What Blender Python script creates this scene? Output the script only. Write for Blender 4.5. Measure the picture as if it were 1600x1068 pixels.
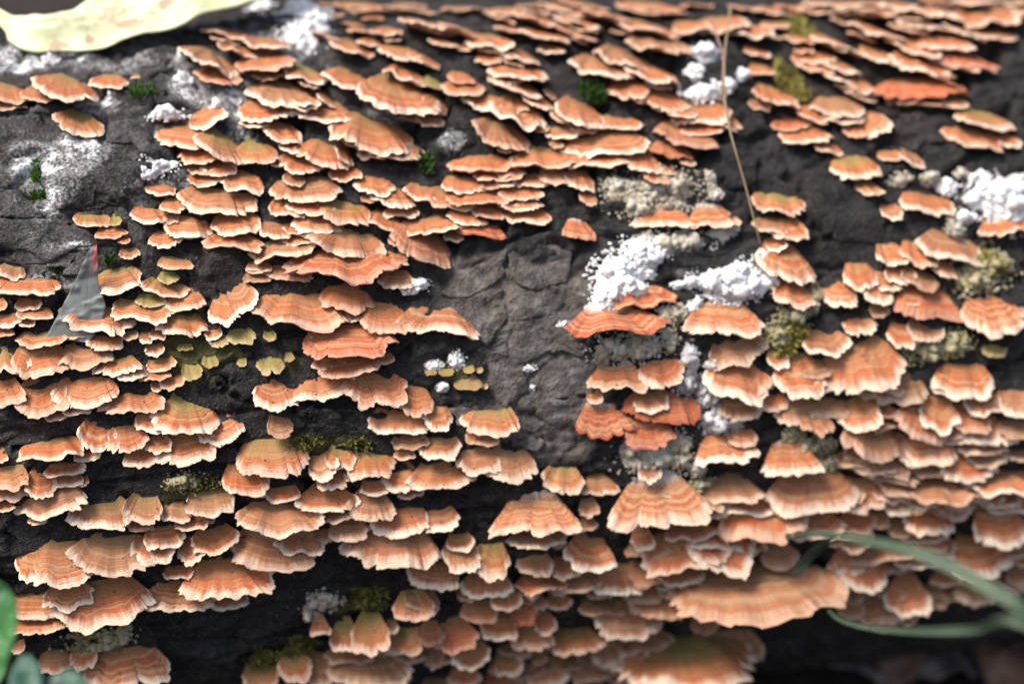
import bpy, math, random
import numpy as np
from mathutils import Matrix, Vector

for o in list(bpy.data.objects):
    bpy.data.objects.remove(o)
scene = bpy.context.scene
COL = scene.collection
rad = math.radians

# ------------------------------------------------------------------ camera
CAM_POS = (0.0, -0.603, 0.3748)
cd = bpy.data.cameras.new('camera')
cam = bpy.data.objects.new('camera', cd)
COL.objects.link(cam)
cam.location = CAM_POS
cam.rotation_euler = (rad(90 - 22), 0, 0)
cd.lens = 60
cd.sensor_width = 36
cd.clip_start = 0.01
cd.clip_end = 500
cd.dof.use_dof = True
cd.dof.focus_distance = 0.492
cd.dof.aperture_fstop = 5.0
scene.camera = cam

# ------------------------------------------------------------------ sky, sun, exposure
SUN_EL, SUN_AZ = 58, -58          # degrees; azimuth 0 = straight behind the camera, minus = to its left
sdir = Vector((math.sin(rad(SUN_AZ)) * math.cos(rad(SUN_EL)), -math.cos(rad(SUN_AZ)) * math.cos(rad(SUN_EL)), math.sin(rad(SUN_EL))))
world = bpy.data.worlds.new('World')
scene.world = world
world.use_nodes = True
wn = world.node_tree
bg = wn.nodes['Background']
sky = wn.nodes.new('ShaderNodeTexSky')
sky.sky_type = 'NISHITA'
sky.sun_disc = False
sky.sun_elevation = rad(SUN_EL)
sky.sun_rotation = math.atan2(sdir.x, sdir.y)
sky.air_density = 1.0
sky.dust_density = 4.0
sky.ozone_density = 1.0
bg.inputs[1].default_value = 0.10
wn.links.new(sky.outputs[0], bg.inputs[0])
sl = bpy.data.lights.new('sun', 'SUN')
sl.energy = 2.2
sl.angle = rad(22)
sl.color = (1.0, 0.95, 0.88)
sun = bpy.data.objects.new('sun', sl)
COL.objects.link(sun)
sun.rotation_euler = (-sdir).to_track_quat('-Z', 'Y').to_euler()
sun.location = (0, 0, 2)

vs = scene.view_settings
vs.view_transform = 'Standard'
vs.look = 'None'
vs.exposure = 0.92
vs.gamma = 1.0
scene.render.engine = 'CYCLES'
scene.cycles.use_denoising = True
scene.cycles.max_bounces = 6

# ------------------------------------------------------------------ data: everything is given in the log's own coordinates
# along the axis (mm), angle round the log (degrees, 0 = front, 90 = top)
# bracket: along, angle, width, depth, droop, roll, turn, look, place
BRACKETS = [
    (51.2, -14.3, 54.1, 26.0, 9, 0, -2, "b", 85), (34.4, -30.5, 48.1, 23.7, 12, 0, -6, "g", 53), (18.2, 4.1, 31.6, 18.8, 58, -2, -3, "ow", 51),
    (-20.5, 4.4, 26.6, 17.8, 58, 0, -8, "ow", 50), (-115.8, -2.2, 27.2, 14.4, 58, 0, 5, "o", 41), (-153.4, -4.0, 25.1, 15.5, 58, -5, 2, "o", 40),
    (-64.4, -0.4, 27.0, 14.1, 58, 7, -7, "o", 43), (-99.5, 0.9, 25.7, 14.1, 58, 5, -8, "o", 36), (54.1, -0.5, 26.4, 18.1, 58, 3, -8, "o", 82),
    (85.3, 19.9, 25.5, 18.1, 54, -7, -5, "o", 67), (40.8, -4.1, 22.3, 20.1, 58, 3, 8, "o", 82), (-148.3, -16.2, 24.2, 14.1, 58, -3, 2, "p", 42),
    (46.7, 20.9, 21.6, 19.8, 54, 10, 6, "p", 62), (42.2, 27.8, 24.9, 15.0, 46, 5, -2, "ow", 59), (-147.3, 2.8, 22.7, 13.7, 58, 6, -3, "b", 39),
    (70.0, 1.9, 27.9, 15.4, 58, 0, -3, "o", 81), (-45.4, 30.3, 25.6, 13.4, 44, 12, -5, "ow", 34), (27.3, -5.2, 27.3, 15.1, 58, -6, -4, "o", 51),
    (-74.7, 37.6, 30.4, 15.1, 20, 3, -5, "r", 18), (-87.3, 32.0, 26.8, 13.6, 31, 8, 4, "o", 26), (5.3, 27.4, 30.2, 14.3, 21, 3, 8, "rw", 57),
    (-99.6, 14.0, 19.3, 13.9, 58, 3, -3, "g", 35), (-98.9, 4.7, 24.8, 12.0, 35, 5, 5, "o", 36), (-67.6, 22.4, 17.9, 15.5, 52, 5, 5, "o", 33),
    (-75.3, 27.2, 26.6, 13.2, 26, -1, 4, "r", 26), (11.9, -17.8, 21.3, 14.3, 58, 7, 4, "b", 52), (-162.0, 2.1, 18.5, 13.8, 58, 0, 8, "o", 40),
    (-123.1, 20.1, 19.2, 12.8, 54, 8, 4, "g", 30), (-71.5, -24.1, 25.5, 12.9, 26, 0, 4, "b", 45), (131.2, 26.1, 21.5, 18.3, 48, 0, 7, "p", 66),
    (91.7, 8.9, 22.4, 15.1, 58, 14, 9, "b", 79), (-85.5, 22.3, 21.6, 11.4, 52, -5, -3, "o", 32), (65.6, 34.8, 18.1, 17.2, 40, 16, 3, "p", 60),
    (2.4, 14.9, 19.6, 13.0, 58, 7, 8, "rw", 58), (-50.0, 65.5, 25.8, 27.7, 8, 14, -1, "o", 6), (-72.0, 40.7, 23.9, 12.3, 32, 17, -5, "o", 18),
    (111.1, 26.4, 23.3, 12.2, 48, 11, 1, "r", 64), (-59.9, 57.2, 24.6, 19.2, 16, 15, 2, "o", 8), (39.2, 10.5, 19.1, 15.0, 58, -3, 1, "pw", 61),
    (96.7, 15.7, 24.1, 12.5, 58, 10, -7, "b", 67), (22.3, 15.7, 21.9, 12.4, 58, 10, -7, "r", 58), (64.8, 20.0, 15.7, 18.5, 54, 0, 4, "p", 62),
    (62.2, 8.0, 18.6, 15.1, 58, 0, -3, "pw", 81), (-107.2, 73.7, 18.5, 21.3, 0, 27, 1, "o", 2), (-129.8, -5.7, 20.5, 10.4, 58, 6, 4, "p", 41),
    (132.1, -12.6, 21.3, 14.8, 58, 2, 8, "p", 87), (120.9, 34.2, 23.5, 12.3, 40, 15, 0, "p", 64), (-1.6, -4.4, 16.0, 13.5, 58, 13, -2, "p", 48),
    (-49.0, 39.6, 18.7, 13.8, 34, 24, 8, "r", 19), (-27.6, 9.9, 15.1, 13.4, 58, 5, 2, "o", 50), (-125.4, 15.5, 16.4, 11.4, 58, -5, 1, "p", 30),
    (-151.5, 23.6, 17.8, 10.5, 50, 0, -7, "o", 27), (90.9, -12.8, 20.0, 14.2, 58, 11, 1, "p", 86), (-164.9, 23.9, 14.5, 13.0, 50, 0, 5, "o", 27),
    (-165.0, 9.6, 19.2, 9.4, 58, -7, -9, "p", 31), (109.2, 10.0, 19.5, 13.2, 58, 26, 3, "o", 80), (-145.8, 32.5, 19.3, 10.1, 40, 12, -8, "o", 23),
    (-62.9, 2.6, 16.6, 11.0, 58, 0, 0, "o", 43), (-50.0, 8.2, 19.6, 9.3, 58, 3, 2, "o", 38), (7.5, 20.1, 17.4, 10.8, 54, 3, -7, "ow", 58),
    (-149.7, 7.2, 18.0, 9.6, 58, 5, -1, "g", 39), (123.7, 3.1, 20.8, 12.0, 58, 7, 6, "p", 80), (121.4, 15.6, 18.4, 12.9, 58, 6, -7, "p", 78),
    (-152.0, 68.7, 19.0, 22.0, 4, 17, 1, "o", 0), (-63.8, 30.7, 14.4, 13.2, 42, 4, 8, "o", 26), (44.0, 22.2, 19.6, 11.3, 52, -9, 9, "b", 59),
    (-60.6, 15.9, 17.9, 9.0, 58, 3, -3, "p", 33), (23.2, -16.3, 21.5, 10.9, 44, 0, 0, "b", 52), (15.7, 12.7, 15.8, 13.2, 58, 2, 4, "r", 58),
    (-109.1, 47.0, 20.9, 11.5, 26, 8, -4, "p", 20), (-139.1, 21.7, 17.3, 9.3, 52, 5, 0, "o", 28), (137.8, -6.9, 19.6, 15.6, 58, 8, 6, "p", 84),
    (111.9, -4.7, 17.4, 13.1, 58, 8, 0, "p", 83), (12.8, 52.4, 25.5, 11.8, 20, -3, -1, "p", 15), (-164.2, 27.8, 15.0, 10.9, 46, 0, 8, "o", 27),
    (-33.2, 15.1, 16.0, 10.1, 58, 5, -7, "g", 38), (-85.8, 66.1, 21.1, 22.6, 8, 8, 3, "p", 3), (-72.4, -14.8, 11.9, 14.0, 58, 0, -9, "g", 45),
    (-70.3, 5.4, 13.6, 11.4, 58, 12, 3, "o", 43), (-18.9, 56.2, 18.1, 17.3, 18, 21, 1, "o", 11), (-82.9, 48.5, 19.6, 12.4, 24, 1, 3, "p", 17),
    (110.4, 6.1, 16.4, 12.7, 58, 4, -7, "p", 79), (-51.0, -6.9, 15.8, 9.9, 58, 18, -3, "p", 44), (-106.8, 56.2, 15.0, 17.5, 16, 26, 8, "g", 7),
    (-33.0, -4.4, 11.4, 13.3, 58, 12, -7, "g", 44), (94.9, 29.8, 11.8, 14.0, 44, 15, -8, "p", 63), (-97.3, 21.7, 12.4, 11.8, 52, 9, 6, "p", 32),
    (114.7, -2.2, 24.8, 12.6, 14, 3, 6, "b", 83), (110.8, -19.2, 15.4, 14.5, 58, 5, -7, "p", 86), (87.4, -0.2, 16.6, 12.2, 58, 8, 1, "p", 81),
    (-84.6, 6.0, 17.6, 8.3, 58, 7, 4, "p", 36), (-44.0, -2.9, 11.0, 13.1, 58, 3, 5, "g", 44), (-171.3, 2.3, 10.8, 12.7, 58, -6, 1, "p", 40),
    (80.9, 29.2, 10.6, 12.5, 44, -5, -7, "p", 63), (-70.9, 10.7, 14.2, 9.8, 58, 4, 6, "g", 37), (-108.1, 10.3, 13.4, 10.4, 58, 0, 5, "o", 35),
    (18.8, 68.9, 19.3, 22.6, 4, 9, -6, "o", 13), (94.8, 4.0, 18.5, 10.6, 58, 10, 1, "b", 79), (126.4, 8.3, 16.5, 11.8, 58, 4, -2, "p", 80),
    (53.3, -29.4, 18.3, 11.3, 58, 0, -1, "b", 53), (74.1, 22.0, 15.8, 10.3, 50, 4, 9, "p", 62), (27.2, 41.1, 18.1, 10.5, 32, 0, -9, "ow", 54),
    (-45.6, -18.3, 13.3, 11.3, 58, -8, -7, "r", 47), (-12.8, 59.9, 17.3, 18.7, 14, 18, 2, "p", 11), (42.2, 41.1, 16.5, 12.0, 32, 3, 4, "ow", 55),
    (16.4, 29.8, 19.5, 9.0, 33, 0, 6, "rw", 57), (40.1, 73.7, 20.1, 22.6, 0, 8, -3, "b", 12), (7.6, -10.6, 13.9, 10.7, 58, 5, -3, "o", 51),
    (26.5, 70.5, 17.4, 20.2, 2, 17, -6, "o", 13), (20.0, 20.6, 13.6, 12.6, 54, -4, 0, "o", 58), (114.0, 11.7, 12.8, 14.2, 58, 14, -8, "p", 78),
    (-58.9, -11.1, 12.7, 11.2, 58, 0, -1, "g", 47), (-75.4, 53.9, 16.7, 14.1, 20, 15, 1, "o", 8), (-172.4, -5.7, 16.3, 8.0, 58, 4, -3, "o", 40),
    (84.4, -6.3, 14.7, 12.7, 58, 5, 2, "b", 86), (-132.9, 32.6, 17.4, 8.7, 33, 6, -8, "g", 23), (119.8, -2.9, 15.7, 11.8, 58, 5, 8, "b", 84),
    (-37.9, 10.2, 12.7, 10.6, 58, 4, 5, "o", 38), (7.3, 59.1, 16.4, 18.8, 14, 19, -1, "p", 15), (-162.4, -3.9, 13.9, 9.3, 58, 0, 4, "p", 40),
    (-23.0, 77.9, 18.3, 12.9, -4, 22, 7, "o", 5), (40.6, 53.2, 19.2, 13.1, 20, 9, 0, "r", 14), (124.0, 59.0, 30.1, 13.7, 9, 0, 2, "r", 73),
    (-54.8, 19.1, 11.3, 11.3, 54, 14, -3, "o", 33), (-73.5, 32.4, 14.6, 9.4, 40, 11, -5, "o", 26), (-118.6, 7.3, 13.5, 8.8, 58, 2, -2, "g", 41),
    (-10.5, 6.1, 12.4, 10.3, 58, 13, -5, "g", 50), (-96.8, -20.3, 10.3, 11.9, 58, 0, 9, "g", 46), (-141.6, 17.7, 10.8, 11.0, 56, 0, 1, "o", 30),
    (100.9, 53.6, 11.2, 13.0, 20, -16, 8, "p", 74), (102.4, -22.8, 16.2, 11.6, 58, 0, -1, "b", 86), (-39.8, -22.1, 12.0, 11.4, 58, 0, -6, "g", 47),
    (-136.1, 1.8, 11.7, 10.2, 58, 6, -1, "o", 39), (-72.0, 44.2, 16.8, 10.1, 28, 13, 3, "g", 18), (109.2, 33.6, 13.2, 12.2, 40, 9, 9, "o", 64),
    (-148.5, 18.1, 10.1, 11.1, 56, 16, 5, "p", 30), (-36.6, 82.0, 17.4, 20.7, -8, 16, 5, "p", 5), (65.4, 12.7, 16.3, 9.5, 58, 0, 4, "b", 62),
    (-137.0, 7.8, 10.7, 10.4, 58, 12, -4, "g", 39), (141.0, 53.1, 21.4, 12.0, 20, 13, 7, "g", 76), (-115.0, 16.7, 12.2, 9.0, 56, -7, 3, "p", 30),
    (-148.7, 61.3, 13.8, 16.0, 12, 18, 4, "g", 1), (-107.4, 33.5, 8.7, 10.3, 40, -26, 4, "p", 25), (144.4, 65.7, 23.8, 18.0, 8, 11, 2, "r", 72),
    (115.3, 40.1, 17.8, 9.6, 34, 10, -1, "o", 64), (-81.0, -16.2, 9.0, 10.4, 58, -8, -9, "g", 45), (117.8, 73.8, 16.8, 19.4, 0, 20, -5, "p", 69),
    (-141.9, 37.0, 13.9, 9.5, 36, -6, 6, "g", 23), (-118.9, 1.6, 13.1, 8.5, 58, -5, -1, "o", 41), (-61.2, -18.8, 13.3, 9.4, 58, 0, 5, "g", 47),
    (-151.3, 27.4, 14.5, 7.7, 46, 0, 0, "o", 27), (-4.2, -24.2, 17.2, 8.4, 30, -2, -1, "g", 49), (33.6, 66.4, 16.9, 19.6, 6, 14, 2, "o", 13),
    (-172.0, -9.2, 17.6, 8.8, 13, -2, -5, "o", 40), (-8.6, 50.4, 23.4, 11.2, 11, 2, 3, "o", 11), (-92.6, 39.3, 17.6, 8.7, 24, -5, 0, "g", 18),
    (128.3, 65.5, 19.0, 20.4, 8, 13, -5, "o", 73), (-61.7, 8.3, 11.7, 9.4, 58, 0, -4, "o", 37), (40.2, 77.6, 19.3, 18.1, -4, 13, -7, "o", 12),
    (33.9, 60.0, 18.2, 14.4, 14, 10, 1, "o", 14), (108.4, 22.9, 11.9, 10.8, 50, 5, 2, "b", 65), (-123.0, 30.5, 13.6, 8.3, 42, 8, 4, "g", 24),
    (134.7, -20.5, 13.5, 12.2, 52, 0, 3, "b", 87), (-88.8, -22.6, 10.4, 11.5, 58, 0, 8, "b", 46), (-20.6, -3.6, 17.9, 8.2, 20, 0, -1, "b", 50),
    (-19.6, -21.1, 12.9, 9.2, 58, 0, -4, "g", 49), (137.3, 49.6, 19.5, 10.3, 24, 11, -5, "o", 76), (-11.8, -31.6, 14.1, 9.2, 58, 0, 3, "p", 49),
    (-92.0, 72.4, 17.2, 20.4, 0, -3, 6, "o", 2), (-35.3, -10.5, 15.4, 7.3, 58, 0, -8, "p", 44), (-12.4, 65.4, 15.5, 18.0, 8, 18, 6, "o", 11),
    (101.1, 70.7, 15.6, 18.3, 2, 20, 1, "p", 69), (-49.8, 12.0, 11.4, 9.0, 58, 0, 1, "g", 38), (-88.2, 57.9, 11.2, 13.3, 16, 15, 6, "p", 3),
    (65.9, 41.3, 15.5, 9.4, 32, 9, -9, "g", 60), (92.6, 46.4, 14.9, 11.7, 26, 0, 3, "g", 77), (-117.2, 57.5, 16.1, 12.5, 16, 4, -6, "p", 7),
    (-162.8, 15.0, 18.1, 8.6, 10, 0, 0, "o", 31), (46.2, 56.7, 18.1, 12.6, 16, -3, 0, "o", 14), (88.2, 31.0, 10.4, 11.7, 42, 0, -1, "o", 63),
    (-111.1, 32.4, 8.9, 10.6, 40, -6, -2, "p", 25), (-8.4, 71.8, 14.0, 16.7, 2, 17, 0, "o", 10), (-99.2, 80.1, 17.6, 11.6, -6, 14, 3, "o", 2),
    (101.0, 22.3, 9.2, 11.0, 50, 6, -3, "p", 65), (93.6, 19.6, 12.6, 10.6, 54, 14, 4, "r", 67), (-28.5, 50.1, 19.5, 9.3, 18, 1, -4, "o", 16),
    (-79.0, 68.8, 12.6, 14.6, 4, 14, 3, "g", 3), (-105.5, 43.5, 13.4, 10.0, 28, 0, 8, "o", 20), (-142.3, 25.9, 13.1, 7.4, 46, 0, -4, "g", 28),
    (4.2, -32.8, 15.5, 7.9, 44, 0, 3, "b", 49), (-133.4, 3.0, 11.1, 8.3, 58, 0, 8, "p", 39), (-118.5, 43.5, 13.1, 9.4, 30, 10, 2, "p", 20),
    (45.9, 14.1, 12.2, 9.9, 58, 0, 1, "b", 61), (-19.6, -6.7, 10.6, 9.3, 58, 6, -8, "b", 48), (94.4, 57.0, 16.8, 13.3, 16, 4, -8, "o", 74),
    (4.0, 81.3, 16.5, 19.2, -8, 18, -7, "o", 10), (7.2, -27.2, 10.8, 10.2, 58, 0, 5, "b", 52), (134.2, -2.2, 22.3, 10.8, 12, 3, -8, "p", 84),
    (-74.1, 60.7, 17.8, 12.4, 12, 10, -6, "p", 3), (16.1, -28.0, 11.2, 10.2, 58, 0, 0, "b", 52), (-56.6, 46.3, 12.8, 10.6, 26, 13, 4, "p", 19),
    (-172.9, 28.4, 11.8, 10.6, 44, 0, 6, "g", 27), (86.8, 24.5, 10.1, 10.6, 48, 0, -3, "p", 65), (-48.5, 16.5, 8.8, 10.4, 56, 12, 2, "p", 33),
    (-87.5, 11.1, 8.7, 9.9, 58, -23, 1, "p", 35), (-159.8, -14.8, 7.7, 9.2, 58, 0, -9, "g", 42), (-78.5, 1.1, 11.4, 7.8, 58, 3, 5, "b", 36),
    (-30.1, -18.6, 11.3, 8.9, 58, 6, -7, "p", 48), (-11.2, 68.6, 18.3, 20.5, 4, 7, 8, "o", 10), (25.1, 49.7, 12.3, 12.5, 24, 14, -5, "o", 14),
    (-51.2, 1.3, 11.8, 7.8, 58, -6, 0, "p", 43), (-165.6, 36.4, 17.3, 8.2, 18, 5, -5, "o", 22), (-93.9, 62.1, 15.1, 15.5, 10, 0, 8, "p", 3),
    (9.3, 49.6, 20.0, 10.2, 12, 0, -2, "o", 15), (127.0, 11.8, 12.1, 10.2, 58, 0, -1, "p", 78), (-61.2, 75.4, 14.0, 16.6, -2, 19, -5, "o", 4),
    (67.0, 38.1, 11.6, 10.7, 34, 5, -2, "o", 60), (61.4, -9.9, 11.5, 10.3, 58, 0, 2, "b", 85), (-166.3, 12.2, 8.3, 9.8, 58, 7, 3, "o", 31),
    (72.7, 59.6, 15.4, 14.2, 14, 15, 2, "o", 75), (-105.6, 40.5, 17.3, 8.0, 17, 6, -7, "o", 20), (24.5, 62.7, 13.8, 16.3, 10, 0, -7, "o", 13),
    (-82.7, 52.3, 13.4, 11.0, 20, 10, -6, "o", 17), (-81.4, 42.6, 13.6, 8.5, 30, 6, 9, "p", 18), (135.4, 60.4, 12.2, 14.3, 12, 31, 5, "r", 73),
    (-138.3, 14.4, 9.4, 8.6, 58, 0, 8, "p", 30), (100.0, -2.4, 11.9, 9.8, 58, 0, 6, "p", 83), (-89.2, 77.1, 14.3, 16.6, -4, 8, 0, "o", 2),
    (-97.2, 54.3, 13.2, 11.9, 18, 0, 2, "g", 17), (-64.9, 67.6, 14.9, 16.5, 6, 17, -2, "o", 6), (-101.2, 49.5, 12.8, 9.9, 24, 13, -1, "p", 20),
    (-38.8, 44.5, 15.3, 7.7, 28, 11, 5, "o", 16), (-175.4, 13.7, 10.1, 10.1, 58, 0, -4, "g", 31), (-98.5, 75.7, 13.1, 15.1, -2, 22, 4, "o", 2),
    (108.4, 29.2, 12.9, 8.0, 44, 20, 6, "o", 64), (139.1, 70.7, 20.6, 21.6, 2, 0, 0, "o", 72), (138.8, 36.0, 18.6, 9.3, 26, -3, 1, "ow", 66),
    (-37.2, -15.0, 11.4, 7.6, 58, 6, 8, "b", 47), (-169.8, 67.5, 12.8, 15.0, 6, 13, 5, "o", 0), (-38.0, 64.7, 7.2, 8.4, 8, 23, 0, "v", 9),
    (79.0, 51.7, 16.7, 9.3, 22, 2, 6, "o", 75), (-46.2, 40.8, 18.0, 9.1, 10, -3, 3, "o", 19), (-126.6, 0.6, 7.7, 9.1, 58, -13, -7, "p", 41),
    (-31.6, 44.4, 18.0, 8.4, 14, 2, 7, "o", 16), (114.2, 67.3, 14.5, 16.7, 6, 11, 2, "p", 70), (-61.4, 48.0, 11.7, 10.2, 24, 9, -7, "p", 19),
    (-58.4, 34.6, 10.2, 8.6, 38, 5, -7, "p", 26), (-133.0, 18.2, 10.3, 7.1, 54, 3, -3, "p", 30), (138.8, 12.3, 11.9, 13.0, 58, 0, -6, "p", 78),
    (-10.2, -8.2, 9.2, 8.8, 58, 7, 2, "b", 48), (-161.1, 66.8, 10.5, 12.4, 6, 3, 8, "o", 0), (-107.3, -23.9, 11.0, 7.7, 58, 0, 1, "g", 46),
    (15.1, 76.4, 13.8, 16.0, -4, 19, -4, "o", 10), (2.7, 47.2, 9.4, 10.9, 26, 15, 0, "o", 15), (-79.3, 11.6, 9.0, 8.3, 58, 9, 5, "g", 37),
    (64.3, 77.3, 16.7, 19.6, -4, -8, 7, "o", 68), (98.6, 33.2, 10.3, 9.6, 40, 0, 8, "p", 64), (16.2, 79.5, 15.6, 16.0, -6, 16, 2, "o", 10),
    (-60.8, 37.1, 12.4, 7.1, 36, 9, -3, "p", 19), (-29.7, -12.6, 9.6, 8.3, 58, 0, 5, "g", 48), (-168.8, -15.3, 9.5, 7.8, 58, 0, 1, "b", 42),
    (-126.9, 34.8, 13.2, 6.2, 38, 14, 5, "g", 24), (16.4, -10.9, 11.2, 8.5, 58, 6, 8, "r", 51), (-174.3, 24.2, 9.9, 10.0, 50, 0, 4, "o", 27),
    (-90.3, 35.8, 13.0, 6.3, 36, 8, -6, "b", 18), (-52.3, -17.8, 8.5, 9.3, 58, 8, 0, "r", 47), (129.7, 68.7, 18.1, 18.2, 4, 11, -5, "p", 72),
    (-69.0, 78.7, 10.9, 13.1, -6, 24, 8, "o", 4), (-48.4, 79.2, 10.2, 11.9, -6, 3, -7, "o", 4), (27.8, -12.7, 15.1, 7.6, 25, 2, 5, "o", 51),
    (-46.1, 68.3, 13.2, 15.4, 4, 21, 1, "o", 6), (138.7, 79.0, 19.3, 23.1, -6, 9, 1, "p", 72), (118.3, -11.7, 10.1, 9.9, 58, 0, 6, "b", 87),
    (-40.7, -29.8, 10.4, 7.7, 58, 0, 1, "o", 47), (-121.7, 33.2, 10.8, 6.9, 40, 0, -4, "o", 24), (-81.0, 23.8, 10.8, 6.3, 48, -2, 4, "p", 32),
    (-138.8, 25.2, 8.9, 7.7, 48, 6, 8, "g", 28), (0.4, 3.2, 12.3, 5.8, 58, 5, 0, "o", 50), (-105.9, 69.7, 13.4, 15.8, 4, 9, 3, "o", 2),
    (-82.7, 8.5, 9.2, 7.2, 58, 0, -1, "b", 37), (-50.1, 88.4, 18.9, 5.2, -14, 0, -5, "o", 4), (-0.6, 39.7, 9.8, 9.1, 34, 11, 0, "rw", 56),
    (-163.0, 29.3, 12.7, 6.0, 31, 0, -5, "g", 27), (-175.7, 10.7, 12.3, 6.6, 58, -4, 8, "o", 31), (55.9, 13.9, 11.2, 7.7, 58, 5, -2, "o", 61),
    (101.6, 29.8, 10.5, 7.8, 42, 6, 1, "p", 64), (-72.7, 62.3, 7.1, 8.1, 10, 36, 3, "p", 3), (135.0, 75.1, 17.0, 19.6, -2, 8, 5, "o", 72),
    (-111.7, 61.0, 11.0, 13.0, 12, -20, 6, "p", 7), (148.6, 72.0, 13.9, 16.2, 0, 21, -2, "p", 72), (27.2, 82.5, 16.2, 19.1, -10, 14, -3, "o", 12),
    (141.5, -5.4, 14.5, 8.4, 53, 3, -8, "p", 84), (-88.7, 45.1, 11.3, 7.9, 28, 5, 6, "o", 17), (38.1, -0.1, 8.7, 9.5, 58, 0, -8, "g", 82),
    (-114.1, 53.9, 12.0, 9.5, 18, -2, -2, "o", 7), (73.2, 74.7, 15.8, 18.6, -2, 4, 2, "p", 68), (-37.7, 61.0, 8.6, 9.9, 12, 33, -7, "o", 9),
    (162.0, 76.6, 22.5, 24.4, -2, -5, -1, "o", 72), (98.7, 65.2, 12.0, 14.3, 8, 15, 3, "o", 70), (-138.6, 69.3, 10.8, 12.4, 4, 5, -7, "o", 1),
]
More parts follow.
